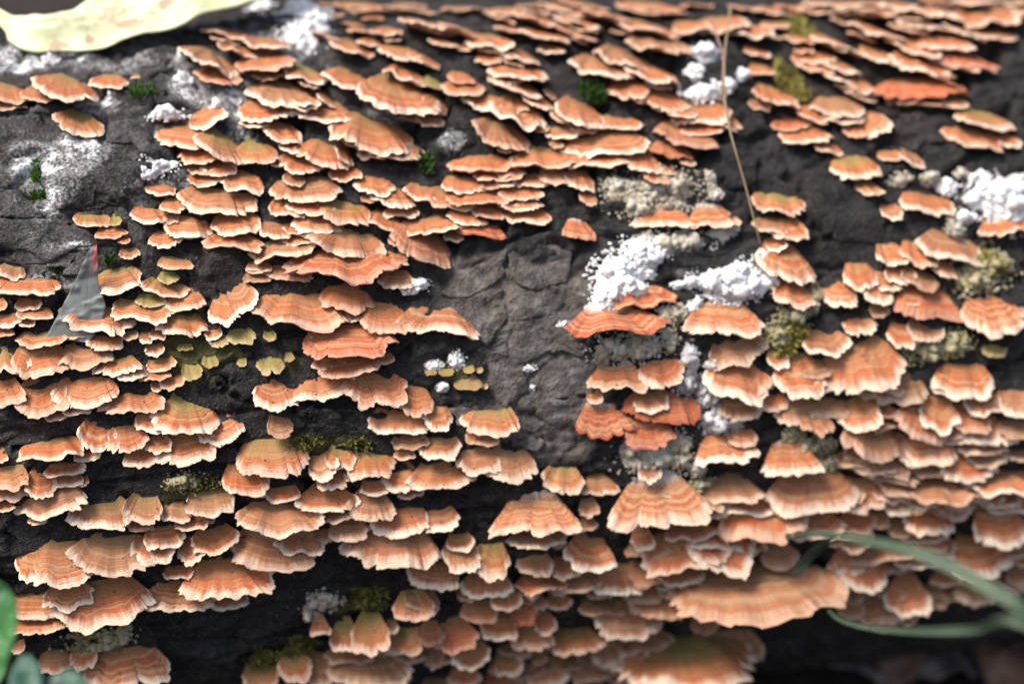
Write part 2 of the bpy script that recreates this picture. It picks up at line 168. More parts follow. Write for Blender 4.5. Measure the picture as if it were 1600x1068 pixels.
SMALL_BRACKETS = [
    (33.6, 50.3, 13.4, 8.3, 22, 11, 7, "r", 14), (-17.3, 44.9, 13.0, 6.9, 28, 4, 0, "o", 16), (-31.2, 39.8, 14.2, 7.3, 18, 11, -5, "r", 16),
    (77.0, 12.2, 10.5, 7.8, 58, 6, 1, "b", 62), (16.9, -15.3, 12.0, 6.8, 58, 0, -6, "b", 52), (53.6, 76.6, 12.4, 14.7, -4, -5, 6, "o", 12),
    (-58.8, 12.3, 10.7, 5.6, 58, 0, 1, "b", 37), (47.9, 83.0, 14.6, 7.0, -11, 7, -1, "o", 12), (117.5, 81.6, 22.1, 12.7, -8, 2, 2, "p", 69),
    (-26.7, -27.8, 9.1, 7.9, 58, 0, 5, "g", 49), (-47.3, 46.2, 11.4, 8.1, 26, 10, 3, "o", 19), (136.5, 6.9, 8.3, 9.9, 58, 4, 2, "p", 80),
    (-22.5, 61.3, 13.7, 11.0, 12, 8, 0, "p", 9), (-15.8, 75.0, 15.2, 18.0, -2, 2, -2, "p", 10), (2.3, 76.3, 15.4, 18.3, -4, 12, 0, "o", 10),
    (104.1, 61.4, 13.0, 13.1, 12, 16, -1, "o", 70), (-23.3, -16.0, 7.9, 8.3, 58, 0, 6, "r", 48), (110.4, -10.9, 9.3, 9.1, 58, 0, -2, "b", 86),
    (91.3, -22.5, 8.8, 9.9, 58, 0, -7, "b", 86), (-15.9, 41.1, 13.6, 6.2, 27, 4, -1, "o", 16), (122.6, 78.8, 15.1, 17.8, -6, 13, 2, "o", 69),
    (-6.3, 48.0, 8.9, 10.4, 24, 0, 5, "b", 15), (-45.8, 73.1, 12.9, 14.9, 0, 12, -9, "p", 6), (-28.7, 64.2, 13.1, 13.2, 8, 4, -4, "o", 9),
    (-160.0, 12.5, 11.3, 5.2, 37, 0, 8, "p", 31), (-34.9, 46.5, 12.2, 7.0, 26, 5, 2, "o", 16), (-69.1, 52.2, 6.9, 8.0, 20, 43, 1, "o", 8),
    (-98.5, 24.4, 7.5, 7.5, 48, 0, -1, "v", 32), (-98.0, 6.6, 10.4, 5.2, 58, 0, -6, "o", 36), (159.4, 70.9, 13.9, 16.6, 2, 5, 4, "b", 72),
    (-44.2, -2.7, 8.1, 6.8, 58, 0, 1, "g", 44), (-132.6, 15.4, 7.3, 6.9, 58, 0, -1, "p", 30), (53.5, 54.8, 12.4, 8.9, 18, 12, -7, "o", 14),
    (-115.4, -9.1, 11.1, 5.0, 45, 0, 5, "p", 41), (-130.4, 45.2, 9.8, 7.4, 28, 6, 7, "p", 21), (-145.2, 28.4, 9.6, 5.8, 44, 8, 3, "g", 23),
    (117.3, 30.0, 9.1, 7.3, 42, 19, 3, "p", 64), (-127.2, 23.4, 7.2, 7.1, 50, 0, -2, "g", 28), (-128.8, 5.6, 8.2, 6.0, 58, 4, -1, "o", 39),
    (-108.3, 51.6, 10.2, 8.6, 20, 0, -1, "o", 7), (-7.7, 82.1, 9.3, 11.1, -10, 19, -5, "o", 10), (-106.4, 28.2, 8.0, 6.7, 44, 0, 2, "v", 29),
    (-5.5, 60.6, 9.5, 11.1, 12, 21, -1, "p", 11), (-15.8, -18.9, 6.7, 8.0, 58, 0, 6, "o", 48), (39.6, -23.2, 9.3, 8.0, 58, 0, 8, "b", 53),
    (-88.4, -14.2, 6.5, 7.5, 58, 0, 4, "pw", 45), (-18.4, 42.9, 13.2, 6.7, 18, 4, 5, "o", 16), (-82.0, 2.6, 10.8, 5.0, 38, -6, 6, "b", 36),
    (102.4, 59.7, 13.5, 9.7, 14, 16, 6, "b", 74), (-35.9, 11.6, 9.6, 5.1, 58, 9, -9, "o", 38), (-93.5, 41.8, 9.1, 7.3, 30, 9, 2, "o", 18),
    (102.5, -7.8, 9.9, 7.1, 58, 0, 7, "b", 83), (131.4, 73.7, 12.6, 15.0, 0, 15, -4, "o", 72), (1.2, 57.2, 7.1, 8.4, 16, 23, -5, "p", 11),
    (-39.4, 71.0, 10.2, 11.9, 2, 22, 4, "o", 5), (102.2, 38.9, 6.7, 7.9, 34, 0, 1, "p", 77), (131.9, 18.6, 7.9, 7.2, 54, 0, -5, "v", 78),
    (14.3, -4.8, 7.0, 8.2, 58, 0, -2, "p", 51), (90.7, 65.1, 13.1, 12.9, 8, 9, 6, "o", 71), (-12.8, 46.7, 11.8, 6.2, 26, 0, -8, "o", 16),
    (-86.0, -0.0, 8.6, 5.4, 58, 0, -7, "b", 36), (-15.9, 66.0, 10.9, 12.6, 6, 0, 8, "p", 9), (-61.7, 52.9, 10.3, 8.2, 20, -3, 8, "o", 8),
    (19.2, 55.2, 13.7, 7.0, 18, 2, 7, "p", 15), (74.9, 53.7, 13.1, 7.7, 18, -2, 7, "r", 75), (-41.2, 58.3, 8.5, 10.1, 14, 10, -4, "g", 9),
    (113.1, 71.8, 9.6, 10.9, 2, 19, 1, "b", 69), (-27.6, 42.2, 10.7, 6.1, 30, 10, 0, "o", 16), (-121.7, 24.2, 5.6, 6.7, 48, 0, 8, "v", 29),
    (84.8, 55.4, 9.8, 10.3, 18, 15, -4, "o", 75), (-70.0, 6.3, 8.8, 5.2, 58, 0, 9, "p", 37), (-153.2, 14.5, 7.5, 5.7, 58, -7, -4, "p", 31),
    (15.2, -37.2, 7.9, 7.3, 58, 0, -6, "b", 52), (-5.7, -2.2, 8.8, 5.4, 58, -8, -7, "b", 50), (-32.1, 74.7, 9.5, 11.2, -2, 13, 9, "o", 5),
    (96.1, 52.2, 7.9, 9.4, 20, 0, 1, "o", 74), (-59.7, 41.7, 9.6, 6.4, 30, 19, 4, "o", 19), (110.3, 0.9, 11.8, 5.8, 36, 0, -2, "b", 83),
    (-146.7, 44.7, 10.1, 5.9, 28, 8, 5, "g", 21), (-124.8, 3.5, 9.4, 4.7, 40, -3, -7, "o", 39), (-126.1, 41.2, 9.3, 5.9, 32, -3, -1, "p", 21),
    (-70.6, 49.5, 9.5, 7.4, 22, 0, -3, "o", 8), (122.1, -22.6, 7.5, 8.9, 58, 0, 9, "b", 87), (2.1, -14.3, 9.1, 5.1, 58, 0, 7, "b", 52),
    (113.3, 46.7, 8.5, 8.8, 26, 21, 1, "p", 77), (93.5, -6.4, 9.1, 6.2, 58, 0, 3, "b", 83), (-86.7, 40.0, 10.5, 5.2, 27, 0, -5, "o", 18),
    (-3.4, 0.9, 6.1, 7.0, 58, 0, -5, "b", 50), (61.0, 35.6, 6.5, 7.6, 38, -17, -4, "p", 60), (-131.8, 33.3, 8.5, 5.4, 38, 3, 7, "v", 24),
    (-20.0, 48.4, 8.9, 7.5, 24, 0, 6, "o", 16), (-169.3, 38.6, 7.6, 6.0, 34, 17, -7, "g", 22), (-39.7, 19.3, 7.6, 5.3, 52, 0, -6, "v", 34),
    (-11.7, -15.6, 8.5, 5.1, 58, 0, 2, "g", 48), (124.9, -19.8, 10.4, 5.8, 58, 0, -9, "p", 87), (-132.2, 23.5, 9.1, 4.5, 36, -3, -7, "o", 28),
    (58.2, 19.6, 6.7, 7.7, 52, 0, 7, "g", 62), (-164.4, 32.4, 9.7, 4.9, 27, 6, 5, "o", 22), (-54.8, 43.1, 9.9, 5.2, 30, 0, -9, "o", 19),
    (-27.9, -34.5, 8.7, 5.3, 58, 0, 5, "r", 49), (-90.6, 68.9, 9.8, 11.4, 4, 0, 5, "b", 3), (-113.0, 49.5, 9.7, 6.2, 22, 3, 7, "o", 7),
    (-123.5, 37.6, 9.5, 4.7, 34, 9, 4, "g", 24), (-13.9, 60.0, 8.9, 10.4, 12, 7, -8, "o", 11), (106.5, -15.7, 9.4, 5.6, 58, 0, 6, "b", 86),
    (-66.0, 86.6, 11.5, 3.2, -14, 5, 2, "p", 4), (-158.8, 10.8, 8.0, 4.2, 58, 0, -9, "p", 31), (36.1, 63.0, 8.4, 10.0, 10, 11, -6, "b", 13),
    (134.1, 56.1, 8.8, 10.0, 16, 7, -6, "b", 73), (161.4, 80.2, 13.1, 15.2, -8, 0, -2, "p", 72), (-113.4, 27.8, 5.2, 6.1, 44, 0, 8, "v", 29),
    (-51.5, -24.5, 6.2, 6.4, 58, 0, 3, "b", 47), (-28.9, 66.0, 8.5, 10.0, 6, 7, -2, "o", 9), (90.3, 71.6, 9.7, 11.4, 0, 7, -6, "o", 68),
    (-123.0, 46.1, 7.4, 6.6, 26, 4, 1, "o", 20), (-139.5, 3.9, 7.4, 4.4, 58, 9, 4, "o", 39), (-130.3, 24.6, 7.9, 4.2, 48, -10, -4, "g", 28),
    (-166.1, 34.0, 7.1, 5.1, 38, 0, -5, "o", 22), (-159.6, 9.3, 7.1, 4.4, 58, 0, -7, "p", 31), (-66.2, 23.1, 8.5, 4.1, 42, 0, -7, "p", 26),
    (-1.0, 16.2, 4.8, 5.7, 56, 0, 6, "g", 58), (-6.4, -13.0, 8.2, 4.5, 58, 0, 6, "b", 48), (-21.4, -12.5, 5.1, 5.9, 58, 0, 7, "o", 48),
    (86.5, 49.2, 8.6, 6.8, 24, 14, -2, "o", 75), (-129.8, -4.0, 8.9, 4.2, 28, 0, -7, "p", 41), (-142.0, 42.4, 8.8, 4.7, 30, 0, 8, "o", 21),
    (-0.1, 53.8, 10.8, 6.0, 18, -3, 7, "p", 15), (-170.6, 65.2, 11.2, 11.2, 8, 5, 6, "b", 0), (-66.0, 54.9, 7.9, 7.5, 18, 7, -5, "p", 8),
    (-8.1, 77.9, 9.2, 10.6, -6, 10, 2, "o", 10), (92.3, 66.4, 13.7, 8.7, 6, 0, -8, "o", 71), (-41.4, -12.6, 6.6, 5.1, 46, 0, 5, "b", 44),
    (-54.5, 76.3, 8.8, 10.2, -4, 14, -7, "o", 4), (-57.6, 39.5, 5.5, 6.5, 34, -15, -3, "o", 19), (-26.8, 46.8, 5.9, 6.9, 26, 0, 0, "b", 16),
    (93.1, 24.7, 6.1, 5.7, 48, 0, -3, "b", 65), (112.7, 13.5, 7.0, 6.0, 58, 0, 8, "p", 78), (-59.4, 4.8, 7.4, 4.0, 58, 0, 7, "o", 43),
    (-65.4, -17.2, 4.2, 5.0, 58, 0, -5, "p", 45), (3.5, 71.7, 9.0, 10.6, 0, 3, -1, "p", 10), (-154.9, 19.8, 7.3, 3.8, 52, 0, -4, "p", 27),
    (109.6, 75.6, 8.2, 9.6, -4, 22, -7, "o", 69), (-172.8, 32.1, 8.5, 5.3, 40, 0, -2, "p", 22), (-117.2, 15.4, 7.0, 3.7, 56, 0, 4, "p", 30),
    (30.4, 76.1, 7.6, 8.8, -4, 8, 1, "b", 12), (-19.9, 43.8, 6.8, 5.9, 28, 0, -7, "o", 16), (80.8, 72.8, 7.2, 8.5, 0, 9, -6, "o", 68),
    (-125.9, 48.3, 8.2, 5.1, 24, 7, -5, "o", 20), (-131.5, 27.0, 5.1, 5.3, 46, 0, -4, "p", 28), (-18.8, 69.9, 8.1, 9.4, 2, -4, 7, "p", 9),
    (84.3, 75.9, 8.7, 10.3, -4, 0, 2, "p", 68), (67.5, 57.5, 7.1, 8.4, 14, 4, -5, "o", 75), (106.3, 82.5, 10.4, 12.4, -10, 0, -6, "p", 69),
    (-22.0, 46.9, 6.1, 6.6, 26, 0, 7, "o", 16), (-21.0, -35.4, 7.1, 4.6, 46, 0, 2, "o", 49), (-89.1, 38.7, 7.6, 4.2, 34, 0, -1, "b", 18),
    (151.4, -20.2, 9.9, 7.3, 54, 0, 8, "b", 87), (-100.0, 34.8, 8.0, 3.8, 32, 0, 6, "b", 25), (63.3, 84.3, 11.4, 3.2, -14, 3, 0, "o", 12),
    (-114.2, 28.5, 4.7, 5.4, 44, 0, -7, "p", 29), (-116.1, 25.0, 4.4, 5.2, 48, 0, 4, "v", 29), (148.4, 48.8, 7.1, 8.1, 24, 0, 9, "o", 76),
    (-70.9, 28.9, 6.6, 4.0, 44, 0, -4, "o", 26), (72.4, 68.5, 8.7, 10.4, 4, 7, 7, "o", 68), (-126.1, 35.9, 5.7, 4.8, 36, 0, 5, "v", 24),
    (-60.4, 10.2, 5.7, 4.1, 58, 0, -7, "g", 37), (-58.0, 79.9, 7.2, 8.4, -8, 8, 4, "o", 4), (72.0, 64.0, 9.1, 8.5, 8, 3, -7, "o", 68),
    (-136.8, 39.8, 5.5, 5.2, 32, 0, 3, "o", 21), (98.8, 80.9, 8.0, 9.3, -8, 8, -6, "o", 68), (-15.7, -27.9, 5.1, 5.3, 58, 0, 8, "b", 49),
    (24.9, -29.3, 5.8, 5.6, 56, 0, 6, "b", 52), (7.1, 54.4, 8.3, 5.5, 18, 3, 1, "o", 15), (-99.6, 36.0, 7.1, 3.6, 36, 0, -5, "o", 25),
    (-77.3, 8.9, 4.3, 5.1, 58, 0, 4, "o", 37), (-129.9, 28.8, 4.9, 4.6, 44, 0, -4, "o", 28), (106.1, 46.7, 7.6, 4.9, 26, -4, -3, "o", 77),
    (-18.0, -15.2, 4.5, 5.1, 58, 0, 0, "b", 48), (-138.2, 29.0, 4.7, 4.5, 44, 0, -3, "v", 28), (-51.0, 84.8, 7.1, 3.8, -12, 0, -4, "o", 4),
    (-21.8, -26.2, 5.3, 4.7, 58, 0, 5, "b", 49), (-58.5, 82.8, 7.6, 4.8, -10, 12, -3, "o", 4), (-47.4, 58.5, 6.0, 7.0, 14, 9, -1, "v", 6),
    (37.8, 48.2, 5.3, 6.2, 24, 11, 6, "b", 14), (-39.7, 39.0, 5.8, 4.7, 32, 0, -7, "p", 19), (-161.0, 19.0, 5.9, 3.2, 52, 0, 8, "p", 27),
    (-0.6, 61.0, 4.6, 5.4, 12, 34, -5, "o", 11), (-133.5, 28.5, 4.2, 4.8, 44, 0, -3, "p", 28), (-166.8, 31.7, 4.5, 4.8, 40, 0, 0, "p", 22),
    (-84.3, 27.2, 4.9, 4.2, 44, 0, 6, "p", 32), (-120.3, 41.5, 6.2, 3.9, 30, 9, -8, "o", 20), (-92.9, 24.2, 2.8, 3.4, 48, 0, 1, "v", 32),
    (78.3, 82.4, 8.6, 10.1, -10, 11, -8, "o", 68), (-98.2, 27.3, 3.5, 4.1, 44, 0, 5, "v", 25), (-12.8, -5.6, 5.6, 3.4, 58, 0, 1, "b", 48),
    (-178.6, -12.9, 3.9, 4.6, 58, 0, -9, "b", 42), (-6.6, 55.1, 4.5, 5.4, 18, 0, -3, "b", 11), (-168.6, 5.8, 5.1, 3.2, 58, 0, 3, "p", 31),
    (-19.8, 51.8, 5.7, 5.6, 20, 0, 8, "o", 11), (-154.9, 10.6, 3.3, 3.9, 58, 0, -6, "p", 31), (-153.9, 29.1, 5.6, 3.1, 42, 0, 5, "o", 27),
    (-139.9, 43.8, 3.3, 3.9, 28, 0, 0, "v", 21), (-64.5, 45.3, 4.3, 5.1, 26, 0, -4, "b", 19), (150.9, -16.9, 8.3, 5.8, 49, 0, -5, "o", 87),
    (-47.8, 76.3, 5.3, 6.3, -4, 0, 2, "p", 4), (-21.9, 77.2, 5.4, 6.2, -6, 17, -7, "o", 5), (-131.6, 22.0, 3.5, 4.1, 50, 0, -3, "p", 28),
    (-24.2, 73.0, 4.5, 5.2, 0, 0, -1, "p", 5), (-12.0, 67.8, 6.0, 7.1, 4, 0, -7, "o", 9), (-3.6, 51.8, 4.0, 4.7, 20, 0, 6, "b", 11),
    (-39.1, 21.0, 3.3, 3.9, 50, 0, -7, "v", 34), (90.1, 68.3, 6.6, 7.6, 4, 0, -7, "o", 71), (-123.9, 43.9, 4.3, 4.2, 28, 0, 3, "b", 20),
    (-46.5, 20.6, 4.3, 3.2, 52, 0, 8, "v", 34), (-106.6, 24.0, 2.8, 3.3, 48, 0, -8, "v", 29), (-120.0, 3.5, 3.7, 3.3, 58, 0, -3, "o", 41),
    (-130.9, 68.9, 2.6, 3.0, 2, 0, -9, "g", 1), (-122.7, 26.4, 4.2, 2.7, 46, 0, -7, "v", 29), (-177.7, 7.6, 6.2, 3.1, 28, 0, -2, "p", 31),
    (-174.0, 30.0, 6.6, 3.0, 39, 0, -2, "o", 22), (-34.9, 18.0, 1.9, 2.2, 54, 0, -2, "v", 34), (-174.8, 34.3, 4.7, 5.5, 38, 0, 4, "o", 22),
    (-70.2, 33.2, 4.7, 2.5, 36, 0, 6, "p", 26), (-177.7, 14.7, 4.7, 4.4, 54, 0, -2, "o", 31), (-100.6, 35.8, 4.5, 2.2, 34, 6, -5, "o", 25),
    (-90.7, 50.8, 4.4, 3.0, 22, 0, 5, "p", 17), (-137.8, 40.9, 3.3, 2.9, 32, 0, -5, "o", 21), (-51.1, 20.4, 3.3, 2.3, 42, 0, 2, "v", 33),
    (-36.1, 20.2, 1.9, 2.2, 52, 0, -1, "v", 34),
    (61.0, -17.4, 30.5, 16.9, 2, 4, -3, "b", 85), (83.7, 12.8, 13.2, 14.5, 53, -10, -5, "o", 67), (70.6, -4.4, 21.4, 11.1, 55, 1, -9, "o", 81),
    (-93.1, -0.3, 13.5, 8.7, 30, 9, -2, "p", 36), (-75.7, 22.8, 16.9, 8.5, 20, -5, -3, "o", 26), (-65.7, -28.4, 12.5, 10.3, 26, 3, -1, "b", 45),
    (66.4, 29.3, 14.0, 12.9, 33, 14, -5, "o", 60), (-55.0, 53.5, 19.5, 11.9, 13, 12, -1, "b", 8), (68.9, 12.6, 10.7, 13.9, 48, 3, 12, "b", 62),
    (104.6, 4.1, 9.5, 8.5, 57, 28, 4, "p", 80), (121.2, -3.0, 14.1, 9.2, 57, 11, 8, "b", 80), (124.0, 9.2, 13.3, 10.2, 51, 10, -3, "o", 78),
    (48.1, 16.6, 10.6, 9.0, 48, -12, 9, "o", 59), (16.5, 6.6, 7.4, 10.3, 58, 6, -4, "o", 58), (113.6, -10.9, 11.8, 8.8, 52, 5, 1, "o", 83),
    (-81.7, 62.9, 9.5, 15.6, 0, 5, 8, "o", 3), (-81.8, 44.9, 13.2, 8.1, 22, 5, -3, "o", 17), (-54.8, -12.2, 11.1, 7.0, 55, 22, -1, "b", 44),
    (-96.9, 16.6, 7.3, 8.6, 51, 8, 7, "b", 32), (113.3, -25.3, 8.0, 10.2, 53, 4, -10, "b", 86), (86.9, -5.7, 12.3, 8.6, 55, 5, 8, "o", 81),
    (97.9, -1.4, 12.8, 8.2, 50, 11, 8, "p", 79), (129.8, 2.8, 12.6, 8.0, 54, 0, -1, "b", 80), (70.4, 17.3, 10.9, 6.2, 45, 4, 4, "b", 62),
    (41.0, 71.8, 10.1, 13.8, -1, 8, -7, "b", 12), (27.8, 68.4, 10.7, 12.5, 2, 20, -11, "o", 13), (16.6, 15.1, 10.4, 7.8, 47, -4, 4, "o", 58),
    (86.8, -12.6, 10.2, 9.3, 56, 3, 0, "b", 86), (123.7, 55.9, 23.5, 8.5, 3, 3, -3, "b", 73), (106.1, -27.9, 9.4, 7.7, 58, 4, -2, "o", 86),
    (108.7, 28.7, 9.3, 9.0, 37, 9, 11, "b", 64), (-35.8, 80.2, 11.8, 14.4, -5, 19, 10, "b", 5), (138.9, 62.9, 12.8, 12.5, 0, 8, 8, "o", 72),
    (121.9, 71.3, 8.6, 14.6, -4, 17, -2, "o", 69), (131.6, 62.9, 14.3, 13.0, 8, 15, -1, "b", 73), (38.2, 57.0, 13.4, 11.0, 7, 9, 1, "p", 14),
    (102.0, 68.4, 11.4, 13.6, -4, 22, 5, "p", 69), (-51.7, 6.8, 5.9, 5.5, 57, -3, -3, "o", 38), (-85.6, 54.4, 8.2, 8.9, 14, 13, 7, "p", 3),
    (62.2, 37.5, 11.8, 6.6, 28, 11, -8, "b", 60), (95.3, 42.6, 7.9, 9.1, 19, 2, 7, "g", 77), (44.3, 53.4, 14.4, 7.9, 15, -3, 1, "o", 14),
    (-10.1, 69.7, 7.9, 13.1, -2, 17, -8, "b", 10), (-102.1, 77.6, 9.6, 7.2, -5, 17, 11, "p", 2), (96.5, 14.9, 9.5, 8.3, 48, 14, 3, "o", 67),
    (-24.4, 47.0, 12.7, 5.6, 12, 3, -1, "o", 16), (-78.8, 66.0, 6.0, 11.7, -2, 18, 4, "b", 3), (46.5, 9.1, 8.7, 7.4, 52, 2, -1, "o", 61),
    (94.1, 53.9, 13.1, 8.2, 11, 4, -9, "p", 74), (135.5, -5.5, 16.1, 7.3, 10, 5, -12, "p", 84), (27.5, 46.2, 8.6, 9.0, 18, 11, -9, "o", 14),
    (-97.7, 58.7, 8.0, 9.4, 3, 3, 16, "p", 3), (-85.7, 49.0, 6.6, 7.3, 20, 14, -7, "b", 17), (-34.8, 41.5, 11.6, 6.2, 28, 11, 0, "o", 16),
    (-11.7, -12.5, 5.9, 6.2, 56, 8, 0, "b", 48), (14.1, 73.8, 6.5, 9.7, -5, 23, -5, "o", 10), (4.3, 43.6, 5.5, 8.3, 21, 16, -7, "o", 15),
    (62.9, 75.6, 7.8, 13.9, -5, -10, 11, "b", 68), (96.3, 28.7, 8.2, 7.5, 39, 0, 15, "o", 64), (15.2, 77.2, 10.7, 12.3, -5, 15, 9, "o", 10),
    (-66.6, 76.6, 6.6, 9.6, -5, 26, 12, "o", 4), (25.5, -16.3, 7.5, 5.3, 23, 5, 13, "b", 51), (-45.2, 65.8, 9.3, 9.5, 1, 20, 6, "o", 6),
    (133.5, 76.7, 12.9, 16.1, -5, 5, 3, "b", 72), (104.1, 25.7, 6.0, 5.6, 34, 6, 1, "o", 64), (-86.9, 41.7, 8.3, 5.8, 28, 4, 2, "o", 17),
    (-113.8, 50.9, 7.3, 5.8, 16, -2, 1, "o", 7), (96.3, 62.0, 9.1, 11.3, 3, 16, -5, "p", 70), (30.5, 46.9, 6.4, 6.5, 18, 15, 8, "o", 14),
    (13.6, -19.0, 9.4, 5.3, 58, 3, -1, "o", 52), (52.8, 74.7, 9.5, 10.1, -5, -4, 5, "b", 12), (-15.8, 72.9, 8.9, 13.2, -4, 6, -1, "o", 10),
    (102.6, 57.9, 10.4, 7.9, 10, 19, -3, "b", 70),
    (88.4, 81.0, 19.0, 11.6, -1, 12, 4, "o", 68), (143.1, 78.1, 13.5, 6.8, -10, 3, -1, "p", 72), (151.9, 79.4, 12.0, 6.4, -1, 5, 1, "o", 72),
    (-19.4, 87.3, 14.9, 8.8, -11, 4, 7, "b", 5), (46.9, 87.3, 20.7, 10.4, 0, 5, -7, "o", 12), (6.0, 84.8, 16.4, 9.5, -9, 4, 10, "o", 10),
    (175.0, 76.2, 14.0, 7.6, -10, 4, -4, "o", 72), (16.8, 84.9, 16.9, 9.6, -1, 7, -10, "o", 10), (24.3, 87.9, 18.0, 9.4, -5, 13, -7, "o", 10),
    (-1.9, 85.5, 20.5, 11.1, -6, 2, 5, "p", 10), (25.9, 85.8, 11.1, 5.6, -10, 11, -6, "o", 10), (121.0, 78.5, 20.4, 11.1, -7, 10, -4, "p", 69),
    (-36.7, 89.8, 19.0, 11.4, -12, 8, -10, "o", 5), (19.6, 86.1, 20.2, 10.9, 2, 13, 5, "o", 10), (13.9, 88.7, 12.8, 6.5, -10, 13, 10, "o", 10),
    (186.1, 78.8, 11.5, 7.1, -4, 8, -11, "o", 72), (119.6, 81.3, 13.5, 7.8, -10, 2, 8, "o", 69), (135.1, 80.5, 13.1, 8.1, -3, 4, 8, "p", 69),
    (-35.9, 93.2, 12.5, 7.5, -8, 4, 2, "b", 5), (145.4, 77.2, 15.5, 8.7, -1, 7, 3, "o", 72), (8.3, 88.5, 12.5, 6.8, -4, 4, 8, "p", 10),
    (152.7, 80.4, 15.9, 8.9, -4, 10, -1, "o", 72), (129.3, 78.8, 17.9, 10.4, 0, 6, -1, "b", 69), (110.7, 82.1, 15.9, 9.4, -1, 13, -3, "o", 69),
    (95.7, 81.4, 11.1, 6.3, -8, 7, 9, "o", 68), (48.7, 82.9, 17.5, 10.4, -7, 6, 8, "o", 12), (116.9, 79.1, 14.5, 8.7, 1, 13, 2, "o", 69),
    (174.0, 77.8, 16.3, 8.5, 1, 7, 3, "o", 72), (105.7, 80.2, 18.3, 9.5, 0, 11, 4, "p", 68), (10.6, 87.1, 19.7, 10.5, -12, 5, -7, "b", 10),
    (43.9, 84.1, 13.2, 7.7, -2, 13, -11, "p", 12), (181.7, 79.0, 19.9, 10.2, -10, 9, -6, "b", 72), (-52.7, 95.9, 14.8, 8.5, -3, 5, -5, "o", 4),
    (-61.9, 94.1, 13.8, 7.6, -11, 13, 5, "o", 4), (150.6, -15.5, 16.3, 5.4, 36, 2, 6, "b", 84), (154.7, -23.1, 17.6, 6.7, 40, 9, -1, "b", 87),
    (35.3, -9.8, 19.2, 7.6, 24, 11, -10, "b", 51), (131.1, -17.1, 17.2, 5.7, 39, 9, -8, "b", 87), (106.4, -21.7, 17.1, 5.9, 27, 7, -3, "b", 86),
    (149.5, -11.3, 23.6, 9.2, 39, 11, -4, "p", 84), (152.3, -14.3, 17.6, 5.8, 29, 7, -3, "b", 84), (78.0, -2.2, 19.8, 6.8, 29, -7, -8, "b", 81),
    (18.1, -7.5, 16.0, 6.3, 45, -7, -5, "b", 51), (50.2, -1.5, 23.9, 7.9, 39, 7, 4, "p", 82), (141.5, -24.0, 22.8, 6.9, 24, 1, -3, "o", 87),
    (113.9, -14.8, 21.0, 6.4, 31, 3, 9, "p", 86), (124.3, -4.7, 13.0, 4.6, 41, -5, 9, "o", 84), (41.1, -6.6, 21.9, 7.9, 42, 14, 8, "p", 82),
    (85.1, -20.7, 17.2, 5.8, 43, -2, -3, "b", 85), (126.3, -3.4, 22.2, 8.2, 33, 10, -3, "p", 84), (129.4, -24.0, 14.6, 5.1, 37, 7, -2, "o", 87),
    (36.8, -9.7, 21.9, 6.7, 27, 0, -10, "b", 51), (103.0, -1.5, 20.9, 8.3, 32, 14, 3, "b", 83), (31.3, -0.0, 19.8, 7.6, 23, 14, -8, "b", 61),
    (111.7, -10.6, 15.0, 4.8, 45, -3, -10, "o", 83), (44.6, -9.5, 20.3, 7.6, 28, -7, 6, "o", 82), (31.4, -5.4, 19.9, 6.0, 22, 2, 9, "o", 51),
    (80.9, -7.1, 20.2, 7.9, 24, 14, -3, "b", 81), (94.6, -15.2, 16.2, 6.4, 37, 11, -5, "b", 86), (23.8, -1.8, 22.2, 7.3, 24, -1, -1, "b", 51),
    (114.0, -5.1, 20.8, 7.6, 22, 10, 9, "b", 83), (27.2, 0.1, 19.5, 6.3, 34, 7, -2, "b", 51), (121.4, -2.4, 21.0, 6.4, 24, 5, 9, "b", 83),
    (115.2, -3.2, 23.0, 8.0, 26, -4, 10, "o", 83), (69.1, -17.6, 16.2, 6.4, 42, 3, 0, "b", 85), (35.9, -15.3, 20.1, 7.7, 33, 3, 4, "b", 51),
    (96.9, -12.9, 21.1, 7.2, 23, -7, -11, "b", 86), (41.4, 1.1, 22.8, 7.9, 44, 3, -12, "b", 82), (83.1, -20.0, 19.8, 6.8, 34, 6, -9, "b", 85),
    (35.4, -0.9, 17.1, 5.8, 35, -4, 5, "b", 82), (88.6, 2.2, 18.0, 6.6, 21, 7, -11, "b", 79), (142.4, 6.1, 19.5, 7.2, 41, 6, 3, "b", 80),
    (88.9, 4.2, 14.3, 5.3, 43, -3, -11, "b", 79), (128.6, 3.9, 17.3, 6.2, 42, 3, 9, "b", 80), (92.9, 8.2, 12.5, 5.0, 34, -3, 12, "b", 79),
    (92.2, 10.2, 12.4, 4.5, 43, 0, -12, "o", 67), (85.3, 2.9, 15.3, 4.7, 37, 8, 6, "b", 79), (144.5, 1.2, 13.9, 5.3, 22, 7, -11, "b", 80),
    (123.7, 5.1, 18.3, 5.6, 33, 6, -3, "b", 80), (141.0, -2.0, 13.6, 5.0, 40, 4, -6, "p", 80), (97.1, 0.3, 18.3, 5.7, 25, 11, -10, "b", 79),
    (122.3, 5.9, 14.9, 5.1, 44, 4, 4, "b", 80), (40.0, -44.6, 11.8, 4.1, 27, 9, -9, "b", 53), (-6.4, -12.4, 16.0, 6.1, 30, -4, -8, "b", 48),
    (-24.4, -14.7, 9.8, 3.3, 38, 13, -5, "b", 48), (-24.0, -26.7, 9.4, 3.0, 29, 3, -9, "b", 49), (3.5, -18.2, 15.8, 5.6, 29, 12, 12, "b", 52),
    (17.4, -22.6, 16.4, 6.0, 20, -7, 10, "g", 52), (-5.2, -32.5, 12.4, 3.9, 22, 1, -7, "b", 49), (-7.2, -27.5, 11.6, 3.5, 44, 9, -12, "b", 49),
